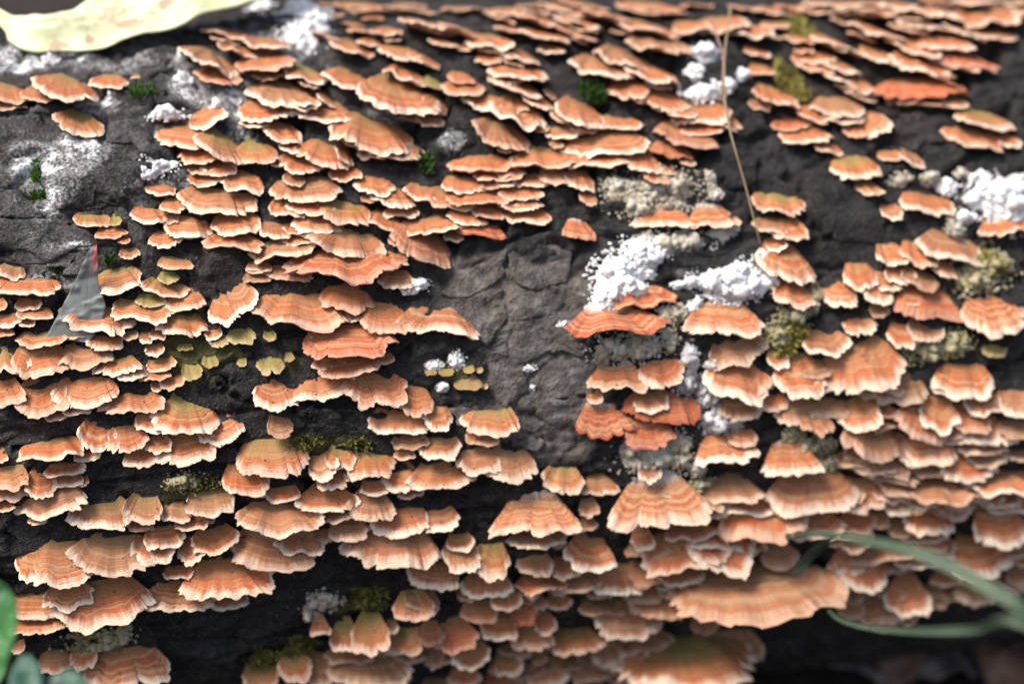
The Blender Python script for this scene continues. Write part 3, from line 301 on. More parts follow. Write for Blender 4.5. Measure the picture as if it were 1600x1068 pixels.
    (-15.8, -38.1, 16.4, 5.6, 28, 11, -12, "b", 49), (11.3, -14.3, 10.8, 3.6, 25, 10, 7, "b", 51), (27.7, -14.7, 13.8, 4.4, 42, -4, 2, "g", 51),
    (33.6, -15.6, 11.9, 4.6, 34, 11, 1, "b", 51), (9.5, -32.4, 17.4, 6.2, 35, 11, -12, "b", 52), (-17.1, -32.6, 15.2, 4.9, 20, -7, 6, "b", 49),
    (15.3, -38.3, 12.5, 4.0, 28, -2, -3, "b", 52), (16.1, -33.1, 16.1, 5.4, 45, -1, 9, "b", 52), (20.7, -21.7, 10.3, 3.9, 35, 4, -11, "b", 52),
    (-17.8, -11.9, 15.5, 6.0, 26, 2, 3, "o", 48), (9.3, -24.6, 9.8, 3.1, 42, -8, -9, "b", 52), (22.0, -28.4, 16.3, 4.9, 41, -8, 7, "b", 52),
    (-58.1, -24.3, 12.8, 4.7, 34, 10, 10, "g", 47), (-47.4, -25.8, 14.6, 4.9, 38, -8, 9, "g", 47), (-78.7, -19.4, 9.2, 3.5, 39, 10, 12, "g", 45),
    (-64.0, -32.3, 9.1, 3.6, 27, -6, -11, "b", 47), (-46.0, -34.3, 15.3, 5.6, 43, 11, 7, "g", 47), (-78.5, -22.8, 15.3, 4.9, 45, 9, 1, "b", 45),
    (-26.0, -30.4, 11.6, 4.4, 36, -2, 9, "g", 49), (-71.1, -20.5, 14.9, 5.8, 42, 14, -1, "b", 45),
]
PLACES = [
    'in the row below the pale fallen leaf',
    'on the lichened bark under the pale leaf',
    'in the clump beside the pale fallen leaf',
    'in the tiers below the white crest crust',
    'in the clump beside the white crest crust',
    'on the crest beyond the white crest crust',
    'in the long ledge above the moss tuft',
    'by the white lichen on the bark ledge',
    'in the tier just above the moss tuft',
    'in the knot uphill of the moss tuft',
    'on the crest uphill of the dark moss',
    'in the tiers beside the dark moss',
    'on the crest beside the straw stem',
    'by the white dots near the straw stem',
    'under the white dots at the straw stem',
    'in the ledge below the dark moss',
    'in the stack above the bare wood',
    'at the head of the big middle stack',
    'in the middle of the big middle stack',
    'in the shelves over the dark hollow',
    'in the tier under the white lichen ledge',
    'in the string on the dark bark plates',
    'beside the root of the red-tipped leaf',
    'in front of the red-tipped leaf',
    'between red-tipped leaf and the upright fans',
    'standing upright past the red-tipped leaf',
    'in the stack bordering the bare wood',
    'in the wide shelf below the red-tipped leaf',
    'at the mossy end of the wide shelf',
    'among the olive shells on dark bark',
    'in the clump under the wide shelf',
    'in the tower below the wide shelf',
    'beside the olive shells below the big stack',
    'in the cascade below the bare wood',
    'by the white specks below the bare wood',
    'at the top of the lower mound',
    'in the middle of the lower mound',
    'in the chain beside the lower mound',
    'at the foot of the bare wood',
    'in the tier over the seedling leaves',
    'in the stack above the seedling leaves',
    'at the hem of the lower mound',
    'on the shaded bark beside the seedling',
    'in the folds below the chain',
    'in the pair over the shaded hollow',
    'among the mossy caps under the shaded hollow',
    "on the log's shaded underside",
    'among the reddish caps on the underside',
    'in the small cluster under the fans',
    'low on the log under the fans',
    'in the broad fans beside the pale root mass',
    'below the widest white-rooted fan',
    'in the dim shelves under the white-rooted fan',
    'in the lowest dim shelves over the dark gap',
    'on the upper white crumbly crust',
    'on the upper crust near the straw tip',
    'alone beside the bare wood',
    'on the bright white crust',
    'in the tower under the bright crust',
    'on the blazing crust by the straw tip',
    'in the column beside the straw tip',
    'on the grey crumbly column',
    'around the yellow moss knot',
    'in the hood over the drooping flaps',
    'in the fan tiers by the bright log-side crust',
    'in the drooping flaps under the hood',
    'at the bright log-side crust',
    'below the drooping flaps',
    'beside the yellow moss on the crest',
    'on the crest past the yellow moss',
    'in the long tiers past the yellow moss',
    'just below the yellow moss',
    'in the far crest tiers',
    'in the long red ledge past the yellow moss',
    'around the glossy pale cap',
    'in the steps below the yellow moss',
    'in the far shelves under the crest tiers',
    'in the white-edged knot on dark bark',
    'in the pale rosette past the drooping flaps',
    'in the double ledge under the pale rosette',
    'under the pale rosette',
    'in the ledge above the grass blades',
    'in the red ledge beside the white-rooted fan',
    'in the tiers above the grass blades',
    'in the outer tiers above the grass',
    'behind the crossing grass blades',
    'hanging behind the grass blades',
    'beside the outer grass blade',
]
CRUSTS = [
    ('bright white crumbly fungus crust beside the bare wood patch', 'white', [(18.6, 33.7, 7.6, 2.2, 90, 1.0), (10.2, 30.8, 7.1, 2.6, 120, 1.0), (5.4, 27.9, 4.7, 2.3, 70, 0.9), (13.2, 28.9, 5.1, 1.4, 40, 0.9), (23.2, 35.1, 3.2, 0.9, 16, 0.8), (18.8, 31.0, 3.6, 1.2, 20, 0.8)]),
    ('blazing white crumbly fungus crust at the straw tip', 'white', [(45.4, 29.5, 9.3, 2.1, 140, 1.0), (49.2, 28.0, 7.3, 1.9, 80, 1.0), (42.7, 27.3, 6.0, 1.1, 40, 0.9), (32.8, 29.0, 3.2, 0.7, 14, 0.8), (28.6, 28.9, 2.0, 0.5, 8, 0.7), (38.4, 28.3, 2.8, 0.9, 16, 0.8), (33.0, 25.8, 3.2, 0.9, 18, 0.8), (56.6, 31.6, 1.6, 1.3, 10, 0.8), (57.8, 28.4, 3.2, 1.1, 18, 0.8)]),
    ('greyish cream crumbly crust on the bark above the pair of white-rooted caps', 'cream', [(24.7, 42.2, 13.4, 2.9, 150, 0.8), (13.7, 43.2, 5.2, 2.1, 46, 0.7), (19.8, 40.2, 6.0, 1.3, 30, 0.8), (33.1, 42.2, 3.7, 2.1, 30, 0.8), (43.8, 43.6, 1.6, 2.2, 14, 0.6), (44.9, 41.3, 2.5, 0.8, 12, 0.6)]),
    ('cream lobed crust hanging under the pair of white-rooted caps', 'cream', [(29.3, 34.9, 10.8, 1.3, 50, 1.2), (45.4, 35.9, 5.3, 0.7, 20, 1.1), (20.3, 35.7, 4.0, 1.1, 16, 0.9)]),
    ('cream and olive crust packed between two caps of the crust tower', 'cream', [(11.5, 21.1, 10.9, 1.9, 80, 0.9), (2.2, 20.1, 2.0, 1.6, 16, 0.8), (23.9, 21.6, 2.4, 1.6, 18, 0.8), (25.6, 24.8, 6.0, 1.6, 34, 0.9)]),
    ('grey crumbly crust column beside the crust tower', 'grey', [(30.2, 18.7, 2.4, 1.9, 24, 1.0), (29.0, 15.4, 3.6, 1.4, 30, 1.0), (36.3, 13.6, 4.0, 2.1, 40, 1.0), (37.8, 10.0, 4.4, 2.0, 40, 1.0), (36.7, 17.6, 2.4, 0.7, 10, 0.9), (44.5, 9.7, 3.2, 1.8, 22, 0.8)]),
    ('cream root mass above the widest white-rooted fan', 'cream', [(17.4, 5.5, 10.0, 2.1, 80, 1.0), (25.7, 5.8, 4.8, 2.3, 36, 1.0), (32.1, 3.2, 2.8, 1.3, 16, 0.8), (10.1, 6.5, 2.8, 1.5, 16, 0.8)]),
    ('bright white crust spreading past the far end of the bark', 'white', [(140.0, 38.2, 9.6, 2.7, 120, 1.1), (144.8, 36.4, 7.4, 2.9, 110, 1.1), (147.6, 39.8, 4.4, 2.0, 40, 1.0), (131.1, 38.3, 3.0, 1.0, 14, 0.9), (127.5, 35.5, 3.9, 0.8, 20, 1.0), (134.8, 41.2, 4.3, 1.0, 14, 0.8), (123.1, 40.3, 3.0, 1.4, 18, 1.0)]),
    ('cream crust by the fan tiers at the bright crust', 'cream', [(117.5, 41.5, 3.9, 1.0, 18, 0.8), (128.6, 42.2, 2.2, 0.8, 6, 1.0), (122.2, 33.3, 3.4, 2.0, 24, 0.8), (107.2, 41.8, 4.3, 1.0, 14, 0.7)]),
    ('olive cream crust under the bright log-side crust', 'olive', [(132.6, 28.3, 8.6, 2.4, 60, 1.0), (126.5, 26.2, 6.4, 1.8, 36, 0.9), (109.4, 17.0, 9.3, 1.4, 50, 0.9), (118.3, 17.9, 4.7, 1.6, 24, 0.9)]),
    ('olive cream crust around the yellow moss knot', 'olive', [(65.0, 23.3, 5.3, 1.4, 40, 0.9), (59.3, 21.2, 4.1, 1.9, 36, 0.9), (73.2, 26.6, 2.5, 1.4, 18, 0.9), (70.6, 24.4, 2.9, 1.1, 16, 0.8)]),
    ('round white crust dots beside the straw stem', 'white', [(54.6, 66.6, 5.2, 1.4, 26, 1.2), (48.5, 62.9, 2.8, 1.4, 16, 1.3), (48.8, 58.5, 5.5, 1.5, 36, 1.2)]),
    ('lone white crust dot past the straw stem', 'white', [(63.2, 60.9, 1.3, 0.7, 3, 1.4)]),
    ('white crust dot touching the straw stem', 'white', [(58.1, 59.0, 1.3, 0.8, 3, 1.4)]),
    ('white crust on the log crest beside the orange clump', 'white', [(-74.3, 88.3, 7.2, 5.8, 70, 1.2), (-76.8, 79.1, 6.1, 3.4, 70, 1.1), (-75.5, 75.9, 4.7, 2.1, 40, 0.9), (-86.1, 96.0, 5.1, 3.8, 34, 1.1), (-71.3, 82.5, 4.4, 4.1, 40, 1.0)]),
    ('white lumpy crust spreading beside the pale cap on the lichened bark', 'white', [(-122.4, 59.2, 5.3, 1.0, 34, 0.9)]),
    ('white oval crust dot on grey bark under the pale leaf', 'white', [(-116.0, 66.4, 2.9, 0.7, 8, 1.2)]),
    ('small round white crust dot just below the pale leaf edge', 'white', [(-116.9, 72.1, 1.3, 0.7, 3, 1.0)]),
    ('white crust film on the bark ledge above the small caps', 'white', [(-125.9, 50.8, 5.5, 1.2, 46, 0.7), (-130.3, 49.3, 2.8, 0.8, 16, 0.7)]),
    ('tiny white crust dot beside the upturned pale cap', 'white', [(-108.0, 60.4, 1.6, 0.5, 3, 0.8)]),
    ('small white crust knob on the upper bark plate', 'white', [(-158.6, 51.0, 1.6, 0.6, 8, 0.8)]),
    ('short white crust streak under the pale leaf', 'white', [(-157.0, 73.7, 3.0, 1.5, 12, 0.8), (-151.5, 75.4, 3.0, 1.0, 8, 0.8)]),
    ('small white crust specks near the foot of the bare wood', 'white', [(-42.6, 21.1, 2.3, 1.0, 22, 0.6), (-49.5, 20.7, 3.1, 0.7, 14, 0.5), (-47.6, 17.6, 1.9, 0.7, 10, 0.5), (-20.1, 16.4, 0.8, 0.5, 2, 0.8), (-20.1, 19.2, 2.3, 0.5, 8, 0.4)]),
    ('cream crust on the shaded bark above the seedling', 'olive', [(-156.2, -15.2, 9.0, 1.7, 60, 0.9), (-148.4, -14.5, 3.2, 1.4, 20, 0.9)]),
    ('olive cream crust at the head of the tier over the seedling', 'olive', [(-126.6, 8.1, 5.0, 0.9, 26, 0.8)]),
    ('pale ruffled crust ringing the stalked white fan', 'cream', [(-86.9, -12.9, 4.9, 1.7, 34, 0.9), (-91.9, -14.1, 1.6, 1.0, 8, 0.8)]),
    ('dull cream crust low on the bark behind the fans', 'olive', [(70.3, 4.4, 8.3, 1.9, 50, 1.0), (77.1, 1.7, 8.4, 1.0, 30, 1.0), (63.7, 6.6, 4.1, 1.3, 20, 0.8)]),
    ('dull olive crust between the widest fan and its neighbour', 'olive', [(32.3, 0.2, 4.9, 1.4, 24, 0.8)]),
    ('small white crust flake on the bare wood edge', 'white', [(-9.1, 24.7, 3.1, 0.5, 14, 0.5)]),
    ('white woolly root tuft where the wide banded fan meets the bark', 'white', [(-52.2, 31.5, 2.7, 0.9, 26, 0.6), (-55.3, 30.7, 2.7, 0.5, 14, 0.5)]),
]
MOSS = [
    ('tiny bright green moss sprig near the pale leaf', 'green', [(-129.3, 63.6, 3.7, 1.1, 60, 1.0)]),
    ('short green moss streak on the upper bark plate', 'green', [(-162.0, 51.1, 1.4, 1.8, 60, 0.8)]),
    ('small green moss sprig on the middle bark plate', 'green', [(-161.7, 47.2, 2.4, 0.7, 40, 0.8), (-156.1, 47.8, 2.4, 0.5, 20, 0.7)]),
    ('green moss at the outer edge of the lower bark plate', 'green', [(-171.3, 41.7, 3.1, 1.3, 80, 0.8), (-165.1, 40.6, 2.7, 0.5, 40, 0.8)]),
    ('dull green moss film under the lower bark plate', 'dark', [(-155.6, 36.3, 6.6, 1.0, 160, 0.6), (-142.3, 37.6, 1.9, 0.9, 40, 0.7)]),
    ('dark green moss clump above the long ledge', 'dark', [(13.0, 59.4, 4.2, 2.2, 150, 1.1)]),
    ('green moss tuft beside the big orange tier', 'dark', [(-45.7, 48.8, 2.4, 1.6, 110, 1.0)]),
    ('yellow green moss on the crest by the small caps', 'yellow', [(92.4, 73.3, 5.9, 3.6, 220, 0.8), (79.7, 60.6, 5.2, 3.5, 260, 0.8), (82.0, 57.2, 3.5, 1.2, 60, 0.8)]),
    ('yellow green moss knot between pale fans', 'yellow', [(64.2, 21.1, 4.1, 1.4, 150, 0.8), (61.1, 19.0, 3.3, 0.9, 80, 0.8)]),
    ('olive moss on top of the shaded mossy caps', 'olive', [(-71.9, -13.0, 4.9, 1.9, 150, 0.8)]),
    ('olive moss on the dim underside caps', 'olive', [(-105.3, -23.3, 6.3, 2.8, 160, 0.8), (-94.1, -21.2, 5.4, 1.8, 110, 0.8)]),
    ('olive moss behind the lower mound', 'olive', [(-89.4, 11.9, 5.4, 0.9, 110, 0.7), (-74.2, 10.9, 4.6, 0.7, 90, 0.7)]),
    ('olive moss at the head of the tier over the seedling', 'olive', [(-123.9, 7.7, 7.7, 1.0, 140, 0.7)]),
    ('olive moss fringe over the low caps', 'olive', [(30.3, -20.7, 8.6, 3.0, 120, 0.7)]),
    ('olive moss in the small cluster under the fans', 'olive', [(5.7, -18.2, 6.3, 1.7, 80, 0.7)]),
]
PLATES = [
    ('bark', 3.6, [(-159.5, 51.9), (-144.6, 52.4), (-127.8, 50.9), (-130.9, 47.4), (-138.2, 46.0), (-145.2, 46.7), (-146.0, 45.7), (-157.2, 44.8), (-159.6, 46.3)]),
    ('bark', 3.2, [(-172.9, 44.2), (-160.2, 43.5), (-144.0, 41.4), (-143.4, 40.1), (-153.1, 39.1), (-159.9, 38.1), (-166.1, 39.8), (-176.8, 40.5), (-176.5, 43.9)]),
    ('bark', 3.0, [(-176.2, 48.6), (-167.1, 48.5), (-160.1, 44.6), (-160.6, 43.6), (-172.9, 44.1), (-176.5, 44.2)]),
    ('bark', 2.6, [(-177.0, 37.7), (-163.6, 37.9), (-155.8, 35.3), (-157.6, 32.8), (-166.8, 33.8), (-177.4, 34.5)]),
    ('bark', 2.4, [(-125.3, 62.6), (-116.4, 63.3), (-108.3, 62.4), (-109.9, 60.8), (-124.5, 61.4)]),
    ('bark', 2.6, [(-134.2, 55.4), (-123.3, 55.9), (-115.6, 53.5), (-119.8, 51.2), (-132.5, 52.7)]),
    ('bark', 2.8, [(-160.8, 54.7), (-144.2, 55.7), (-139.3, 52.5), (-142.8, 51.3), (-157.7, 51.2)]),
    ('bark', 2.2, [(-176.0, 58.7), (-162.8, 60.0), (-152.6, 56.8), (-155.6, 54.1), (-176.0, 53.7)]),
    ('bark', 2.4, [(-105.2, 60.0), (-99.4, 59.2), (-96.0, 56.7), (-100.2, 55.0), (-105.4, 56.4)]),
    ('bark', 2.6, [(-39.1, 53.2), (-29.6, 54.0), (-28.9, 52.1), (-38.4, 49.2), (-42.4, 50.6)]),
    ('wood', 1.0, [(-25.0, 25.4), (-14.9, 25.7), (-0.1, 24.6), (-0.3, 19.8), (-11.8, 21.2), (-22.0, 20.0), (-25.6, 22.0)]),
    ('wood', 1.0, [(-18.5, 19.1), (-5.9, 20.3), (-0.1, 18.5), (-1.5, 15.3), (-10.7, 14.9), (-17.6, 16.1)]),
    ('wood', 1.1, [(-19.1, 14.8), (-6.7, 14.6), (0.3, 13.6), (-1.4, 10.3), (-13.1, 10.4), (-18.6, 12.6)]),
    ('wood', 1.0, [(-24.7, 34.6), (-12.3, 36.0), (-3.7, 34.4), (-6.8, 30.5), (-18.0, 29.9), (-24.5, 31.9)]),
    ('wood', 0.9, [(-25.0, 29.7), (-14.0, 29.6), (-8.4, 27.9), (-10.5, 25.7), (-22.9, 25.9), (-26.5, 27.6)]),
    ('wood', 1.3, [(-45.6, 30.4), (-35.0, 33.3), (-24.6, 35.3), (-25.8, 31.9), (-38.0, 29.0)]),
    ('wood', 1.0, [(-38.3, 28.0), (-26.9, 30.2), (-26.4, 26.0), (-33.4, 22.7), (-38.1, 24.1)]),
    ('wood', 1.1, [(-31.8, 20.9), (-23.6, 19.6), (-20.6, 16.2), (-28.8, 13.9), (-33.6, 16.7)]),
    ('wood', 1.2, [(-46.5, 14.6), (-34.2, 15.4), (-26.9, 12.9), (-17.3, 9.0), (-19.4, 7.7), (-31.2, 9.6), (-42.9, 12.2)]),
    ('wood', 0.9, [(-36.4, 22.3), (-27.4, 23.3), (-26.2, 21.0), (-33.8, 20.8)]),
    ('bark', 2.4, [(49.1, 49.4), (60.5, 46.4), (58.2, 41.4), (48.1, 42.7)]),
    ('bark', 2.6, [(76.5, 43.9), (90.8, 42.0), (104.3, 38.1), (95.6, 32.7), (78.8, 34.1), (72.1, 39.1)]),
    ('bark', 2.2, [(111.5, 51.0), (130.4, 52.1), (132.2, 48.1), (117.6, 46.4), (107.2, 47.7)]),
    ('bark', 2.6, [(-117.6, 22.7), (-102.6, 23.0), (-101.3, 20.0), (-111.2, 17.0), (-120.1, 19.0)]),
    ('bark', 2.6, [(-99.9, 17.4), (-81.2, 15.9), (-73.9, 13.0), (-85.6, 11.8), (-98.5, 14.0)]),
    ('bark', 2.4, [(28.8, 33.4), (48.6, 33.0), (54.5, 31.7), (43.7, 30.6), (29.3, 31.5)]),
    ('bark', 2.0, [(-136.6, 49.7), (-139.4, 49.2), (-143.4, 48.7), (-151.9, 48.9), (-155.6, 49.5), (-153.3, 50.1), (-151.0, 50.7), (-143.6, 50.6), (-137.5, 50.5)]),
    ('bark', 2.2, [(-165.0, 37.0), (-166.8, 36.5), (-170.2, 36.1), (-177.4, 36.6), (-180.3, 37.1), (-180.4, 37.7), (-177.2, 38.1), (-170.1, 38.1), (-165.5, 37.7)]),
    ('bark', 2.1, [(-136.0, 46.9), (-135.6, 46.0), (-139.9, 45.5), (-146.8, 45.9), (-149.0, 46.5), (-148.0, 47.3), (-145.7, 47.9), (-140.2, 48.0), (-137.4, 47.6)]),
    ('bark', 1.4, [(-145.5, 40.3), (-146.1, 39.6), (-148.5, 39.0), (-154.0, 39.7), (-157.0, 40.4), (-155.7, 41.3), (-153.2, 41.7), (-148.3, 41.8), (-144.8, 41.2)]),
    ('bark', 1.2, [(-160.1, 59.6), (-162.0, 58.6), (-166.3, 57.9), (-174.9, 57.4), (-176.4, 58.1), (-177.7, 59.1), (-174.2, 60.1), (-166.1, 60.5), (-160.1, 60.5)]),
    ('bark', 2.4, [(-124.1, 67.9), (-125.8, 67.0), (-130.2, 66.6), (-136.6, 66.4), (-137.5, 67.0), (-137.9, 67.9), (-136.4, 68.9), (-129.7, 69.1), (-127.1, 68.6)]),
    ('bark', 1.8, [(-153.4, 62.2), (-154.6, 61.5), (-157.9, 60.7), (-165.1, 60.9), (-168.7, 61.3), (-168.0, 62.1), (-165.5, 62.9), (-157.5, 63.3), (-153.5, 62.9)]),
    ('bark', 1.1, [(-112.9, 63.6), (-113.9, 62.6), (-116.1, 61.8), (-121.2, 62.2), (-121.7, 63.6), (-122.9, 65.0), (-120.6, 66.0), (-115.6, 65.8), (-113.2, 64.9)]),
    ('bark', 1.9, [(-167.3, 37.9), (-168.7, 37.1), (-171.7, 36.8), (-175.7, 36.9), (-178.1, 37.3), (-176.9, 38.0), (-175.6, 38.6), (-171.3, 38.9), (-168.1, 38.6)]),
    ('bark', 1.9, [(-153.2, 38.8), (-154.6, 38.4), (-156.8, 38.2), (-160.9, 38.2), (-162.8, 38.4), (-162.0, 38.7), (-160.8, 39.1), (-156.3, 39.3), (-153.1, 39.2)]),
    ('bark', 1.1, [(-125.5, 48.7), (-126.8, 48.2), (-129.4, 47.7), (-133.4, 47.9), (-135.7, 48.0), (-135.4, 48.5), (-134.0, 49.0), (-129.6, 49.1), (-126.2, 49.2)]),
    ('bark', 1.8, [(-131.0, 43.4), (-132.4, 42.6), (-138.5, 42.6), (-146.7, 42.9), (-150.5, 43.6), (-150.3, 44.5), (-145.9, 44.9), (-137.7, 44.9), (-132.3, 44.3)]),
    ('bark', 1.1, [(-126.5, 56.4), (-127.2, 55.2), (-132.0, 54.5), (-139.3, 54.6), (-141.0, 55.1), (-141.8, 56.1), (-138.8, 56.9), (-132.0, 57.3), (-127.3, 57.2)]),
    ('bark', 1.2, [(-115.8, 72.8), (-117.9, 71.5), (-122.1, 70.5), (-130.0, 70.3), (-131.1, 71.3), (-130.3, 72.3), (-128.6, 73.6), (-121.6, 74.4), (-118.4, 73.8)]),
    ('bark', 1.2, [(-138.7, 46.5), (-140.8, 45.7), (-143.8, 45.1), (-149.9, 45.1), (-152.4, 45.8), (-152.3, 46.9), (-149.0, 47.5), (-143.3, 47.7), (-140.4, 47.3)]),
    ('bark', 2.2, [(-136.6, 40.1), (-138.3, 39.6), (-142.0, 39.5), (-149.2, 40.1), (-151.5, 40.9), (-152.1, 41.6), (-149.6, 42.0), (-141.7, 41.7), (-137.7, 40.9)]),
    ('bark', 2.2, [(-107.9, 52.3), (-107.7, 51.8), (-110.3, 51.8), (-114.1, 52.1), (-116.2, 52.6), (-114.9, 53.0), (-113.8, 53.3), (-110.1, 53.2), (-108.5, 52.8)]),
    ('bark', 1.7, [(-154.3, 67.5), (-155.0, 66.3), (-157.4, 65.5), (-161.9, 65.7), (-163.2, 66.8), (-162.4, 67.9), (-161.4, 69.0), (-157.7, 69.0), (-155.9, 68.4)]),
    ('bark', 1.2, [(-121.8, 64.2), (-122.7, 63.4), (-125.8, 63.0), (-130.9, 63.5), (-133.5, 64.2), (-133.7, 65.2), (-130.3, 65.5), (-125.4, 65.9), (-122.3, 65.1)]),
    ('bark', 2.0, [(-135.9, 47.4), (-138.0, 46.7), (-143.2, 46.4), (-151.6, 46.9), (-155.2, 47.4), (-153.7, 48.0), (-152.0, 48.6), (-143.1, 48.5), (-138.3, 48.0)]),
    ('bark', 1.7, [(-151.9, 39.1), (-155.1, 38.4), (-159.1, 37.8), (-168.5, 38.2), (-170.3, 39.0), (-169.3, 39.8), (-167.4, 40.5), (-159.2, 40.6), (-153.6, 40.1)]),
    ('bark', 1.7, [(-169.2, 42.6), (-169.4, 41.7), (-172.1, 41.5), (-175.3, 41.5), (-177.1, 41.9), (-177.3, 42.8), (-175.8, 43.6), (-171.7, 43.7), (-169.0, 43.4)]),
    ('bark', 1.3, [(-105.1, 68.8), (-106.5, 67.6), (-109.8, 66.9), (-115.2, 66.9), (-116.6, 67.8), (-116.0, 68.9), (-114.2, 69.9), (-109.0, 70.5), (-105.7, 70.0)]),
    ('bark', 1.7, [(-141.6, 37.0), (-142.9, 36.3), (-146.5, 35.8), (-151.8, 36.0), (-155.9, 36.3), (-154.7, 37.0), (-152.2, 37.6), (-146.0, 37.9), (-142.6, 37.6)]),
    ('bark', 1.3, [(-120.0, 69.6), (-123.0, 68.8), (-126.5, 68.6), (-132.4, 69.5), (-135.3, 70.5), (-136.2, 71.7), (-133.5, 72.5), (-126.2, 71.8), (-122.7, 70.8)]),
    ('bark', 1.7, [(-151.4, 38.6), (-152.1, 37.9), (-154.1, 37.2), (-158.1, 37.3), (-159.5, 37.8), (-159.8, 38.6), (-157.6, 39.1), (-153.8, 39.6), (-152.1, 39.1)]),
    ('bark', 2.2, [(-151.1, 64.7), (-152.1, 63.8), (-156.2, 63.4), (-161.8, 63.5), (-165.0, 64.0), (-165.0, 65.0), (-162.3, 65.8), (-155.6, 66.2), (-151.8, 65.6)]),
    ('bark', 1.1, [(-152.6, 44.4), (-152.5, 43.3), (-158.3, 43.1), (-166.5, 42.9), (-169.4, 43.6), (-167.1, 44.5), (-164.8, 45.2), (-157.5, 45.6), (-154.0, 45.1)]),
    ('bark', 1.7, [(-111.9, 54.1), (-115.3, 53.7), (-119.0, 53.3), (-126.8, 53.3), (-130.5, 53.7), (-130.6, 54.3), (-125.5, 54.6), (-118.4, 54.8), (-113.2, 54.6)]),
    ('bark', 1.1, [(-124.8, 64.4), (-125.7, 63.6), (-128.2, 63.0), (-131.9, 63.1), (-133.2, 63.4), (-133.2, 64.0), (-132.4, 64.9), (-127.7, 65.3), (-125.0, 65.0)]),
]
LICHEN = [(-148.2, 53.3, 25.9, 4.8), (-149.4, 64.7, 26.8, 5.6), (-161.9, 45.3, 15.7, 5.6), (-126.2, 49.0, 13.8, 4.0), (-104.4, 53.5, 12.0, 4.4), (-113.6, 69.4, 12.6, 4.9), (-87.6, 77.7, 15.1, 10.0), (-69.3, 67.8, 8.4, 3.1), (-164.9, 75.0, 23.5, 6.0), (-133.3, 71.8, 23.2, 5.3), (-159.1, 77.8, 15.1, 3.3), (-110.3, 64.8, 14.4, 7.1), (-76.7, 79.6, 13.1, 12.9), (-124.1, 57.0, 9.1, 2.9), (-110.9, 49.5, 11.8, 2.0), (-167.3, 46.4, 8.8, 2.8), (-128.1, 49.1, 9.9, 2.5), (-153.3, 40.0, 11.6, 1.4), (-168.5, 61.5, 12.3, 3.8), (-78.8, 62.3, 6.2, 2.7), (-37.4, 52.0, 8.0, 2.2), (-57.3, 59.7, 8.2, 2.5), (-163.0, 35.5, 11.6, 1.7)]
ALGAE = [(-115.6, 23.9, 15.3, 3.3), (-126.0, 27.5, 11.5, 3.3), (-95.1, 23.1, 9.6, 3.3), (-42.0, 18.7, 9.7, 2.6), (-124.1, 6.4, 11.6, 2.6), (-75.9, -13.3, 12.2, 3.6), (-102.3, -23.6, 14.6, 4.7), (-154.3, -15.3, 12.2, 3.7), (64.7, 21.9, 10.2, 3.5), (81.3, 61.3, 8.7, 5.5), (-89.4, 11.9, 15.4, 1.7), (6.2, -20.3, 12.7, 6.0)]
WEATHER = [(-155.6, 55.2, 44.1, 18.0), (-162.4, 39.8, 31.0, 6.2), (-107.8, 67.6, 33.3, 15.7), (-77.3, 77.3, 19.4, 16.1), (-71.5, 59.5, 12.2, 7.6)]
WOOD = [(-24.3, 28.4, 21.4, 7.4), (-16.3, 17.8, 18.6, 7.8), (-13.2, 9.7, 11.8, 5.4), (37.4, 30.8, 12.1, 1.8)]
PALE_LEAF = ([(-0.1732, -0.052, 0.2709), (-0.1619, -0.0568, 0.2677), (-0.1577, -0.0576, 0.2671), (-0.1519, -0.0557, 0.2677), (-0.1425, -0.0519, 0.2692), (-0.135, -0.0478, 0.271), (-0.1158, -0.0376, 0.2753), (-0.0858, -0.0243, 0.2807), (-0.0687, -0.0242, 0.2798)], [(-0.1729, -0.0531, 0.2703), (-0.1619, -0.0624, 0.2648), (-0.1589, -0.0671, 0.2621), (-0.149, -0.0705, 0.2597), (-0.1258, -0.0651, 0.2612), (-0.1123, -0.0608, 0.2628), (-0.1048, -0.0569, 0.2645), (-0.0974, -0.0506, 0.2673), (-0.0866, -0.0452, 0.2696), (-0.0761, -0.0356, 0.2741), (-0.0686, -0.0254, 0.2791)])
TIP_LEAF = ([(-0.135, -0.1442, 0.1906), (-0.1321, -0.1419, 0.1953), (-0.1291, -0.1395, 0.2003), (-0.1267, -0.1374, 0.2045), (-0.1242, -0.1354, 0.2087), (-0.1224, -0.1339, 0.2117), (-0.1204, -0.1331, 0.2136)], [(-0.122, -0.146, 0.1899), (-0.1188, -0.1436, 0.195), (-0.1174, -0.1415, 0.1991), (-0.1184, -0.1397, 0.202), (-0.1199, -0.1376, 0.2056), (-0.1199, -0.1351, 0.2102), (-0.1204, -0.1331, 0.2136)])
GRASS = [[(0.0677, -0.2299, 0.1722), (0.0721, -0.2345, 0.1757), (0.0769, -0.2399, 0.1783), (0.0833, -0.2461, 0.1801), (0.0894, -0.2525, 0.1819), (0.0952, -0.2593, 0.183), (0.1012, -0.2649, 0.1824), (0.1073, -0.2703, 0.1805), (0.1131, -0.2758, 0.1784), (0.1341, -0.2738, 0.1547), (0.1656, -0.2708, 0.1092), (0.1831, -0.2658, -0.003)], [(0.081, -0.2232, 0.1474), (0.0825, -0.2262, 0.1469), (0.0856, -0.2302, 0.1475), (0.0908, -0.236, 0.1497), (0.099, -0.2466, 0.1555), (0.1093, -0.2531, 0.1599), (0.1178, -0.2633, 0.1675), (0.1448, -0.2653, 0.146), (0.1853, -0.2683, 0.1038), (0.2078, -0.2733, -0.003)], [(0.0718, -0.2218, 0.1567), (0.0745, -0.2246, 0.1631), (0.0764, -0.2321, 0.1712), (0.0774, -0.2392, 0.1776)]]
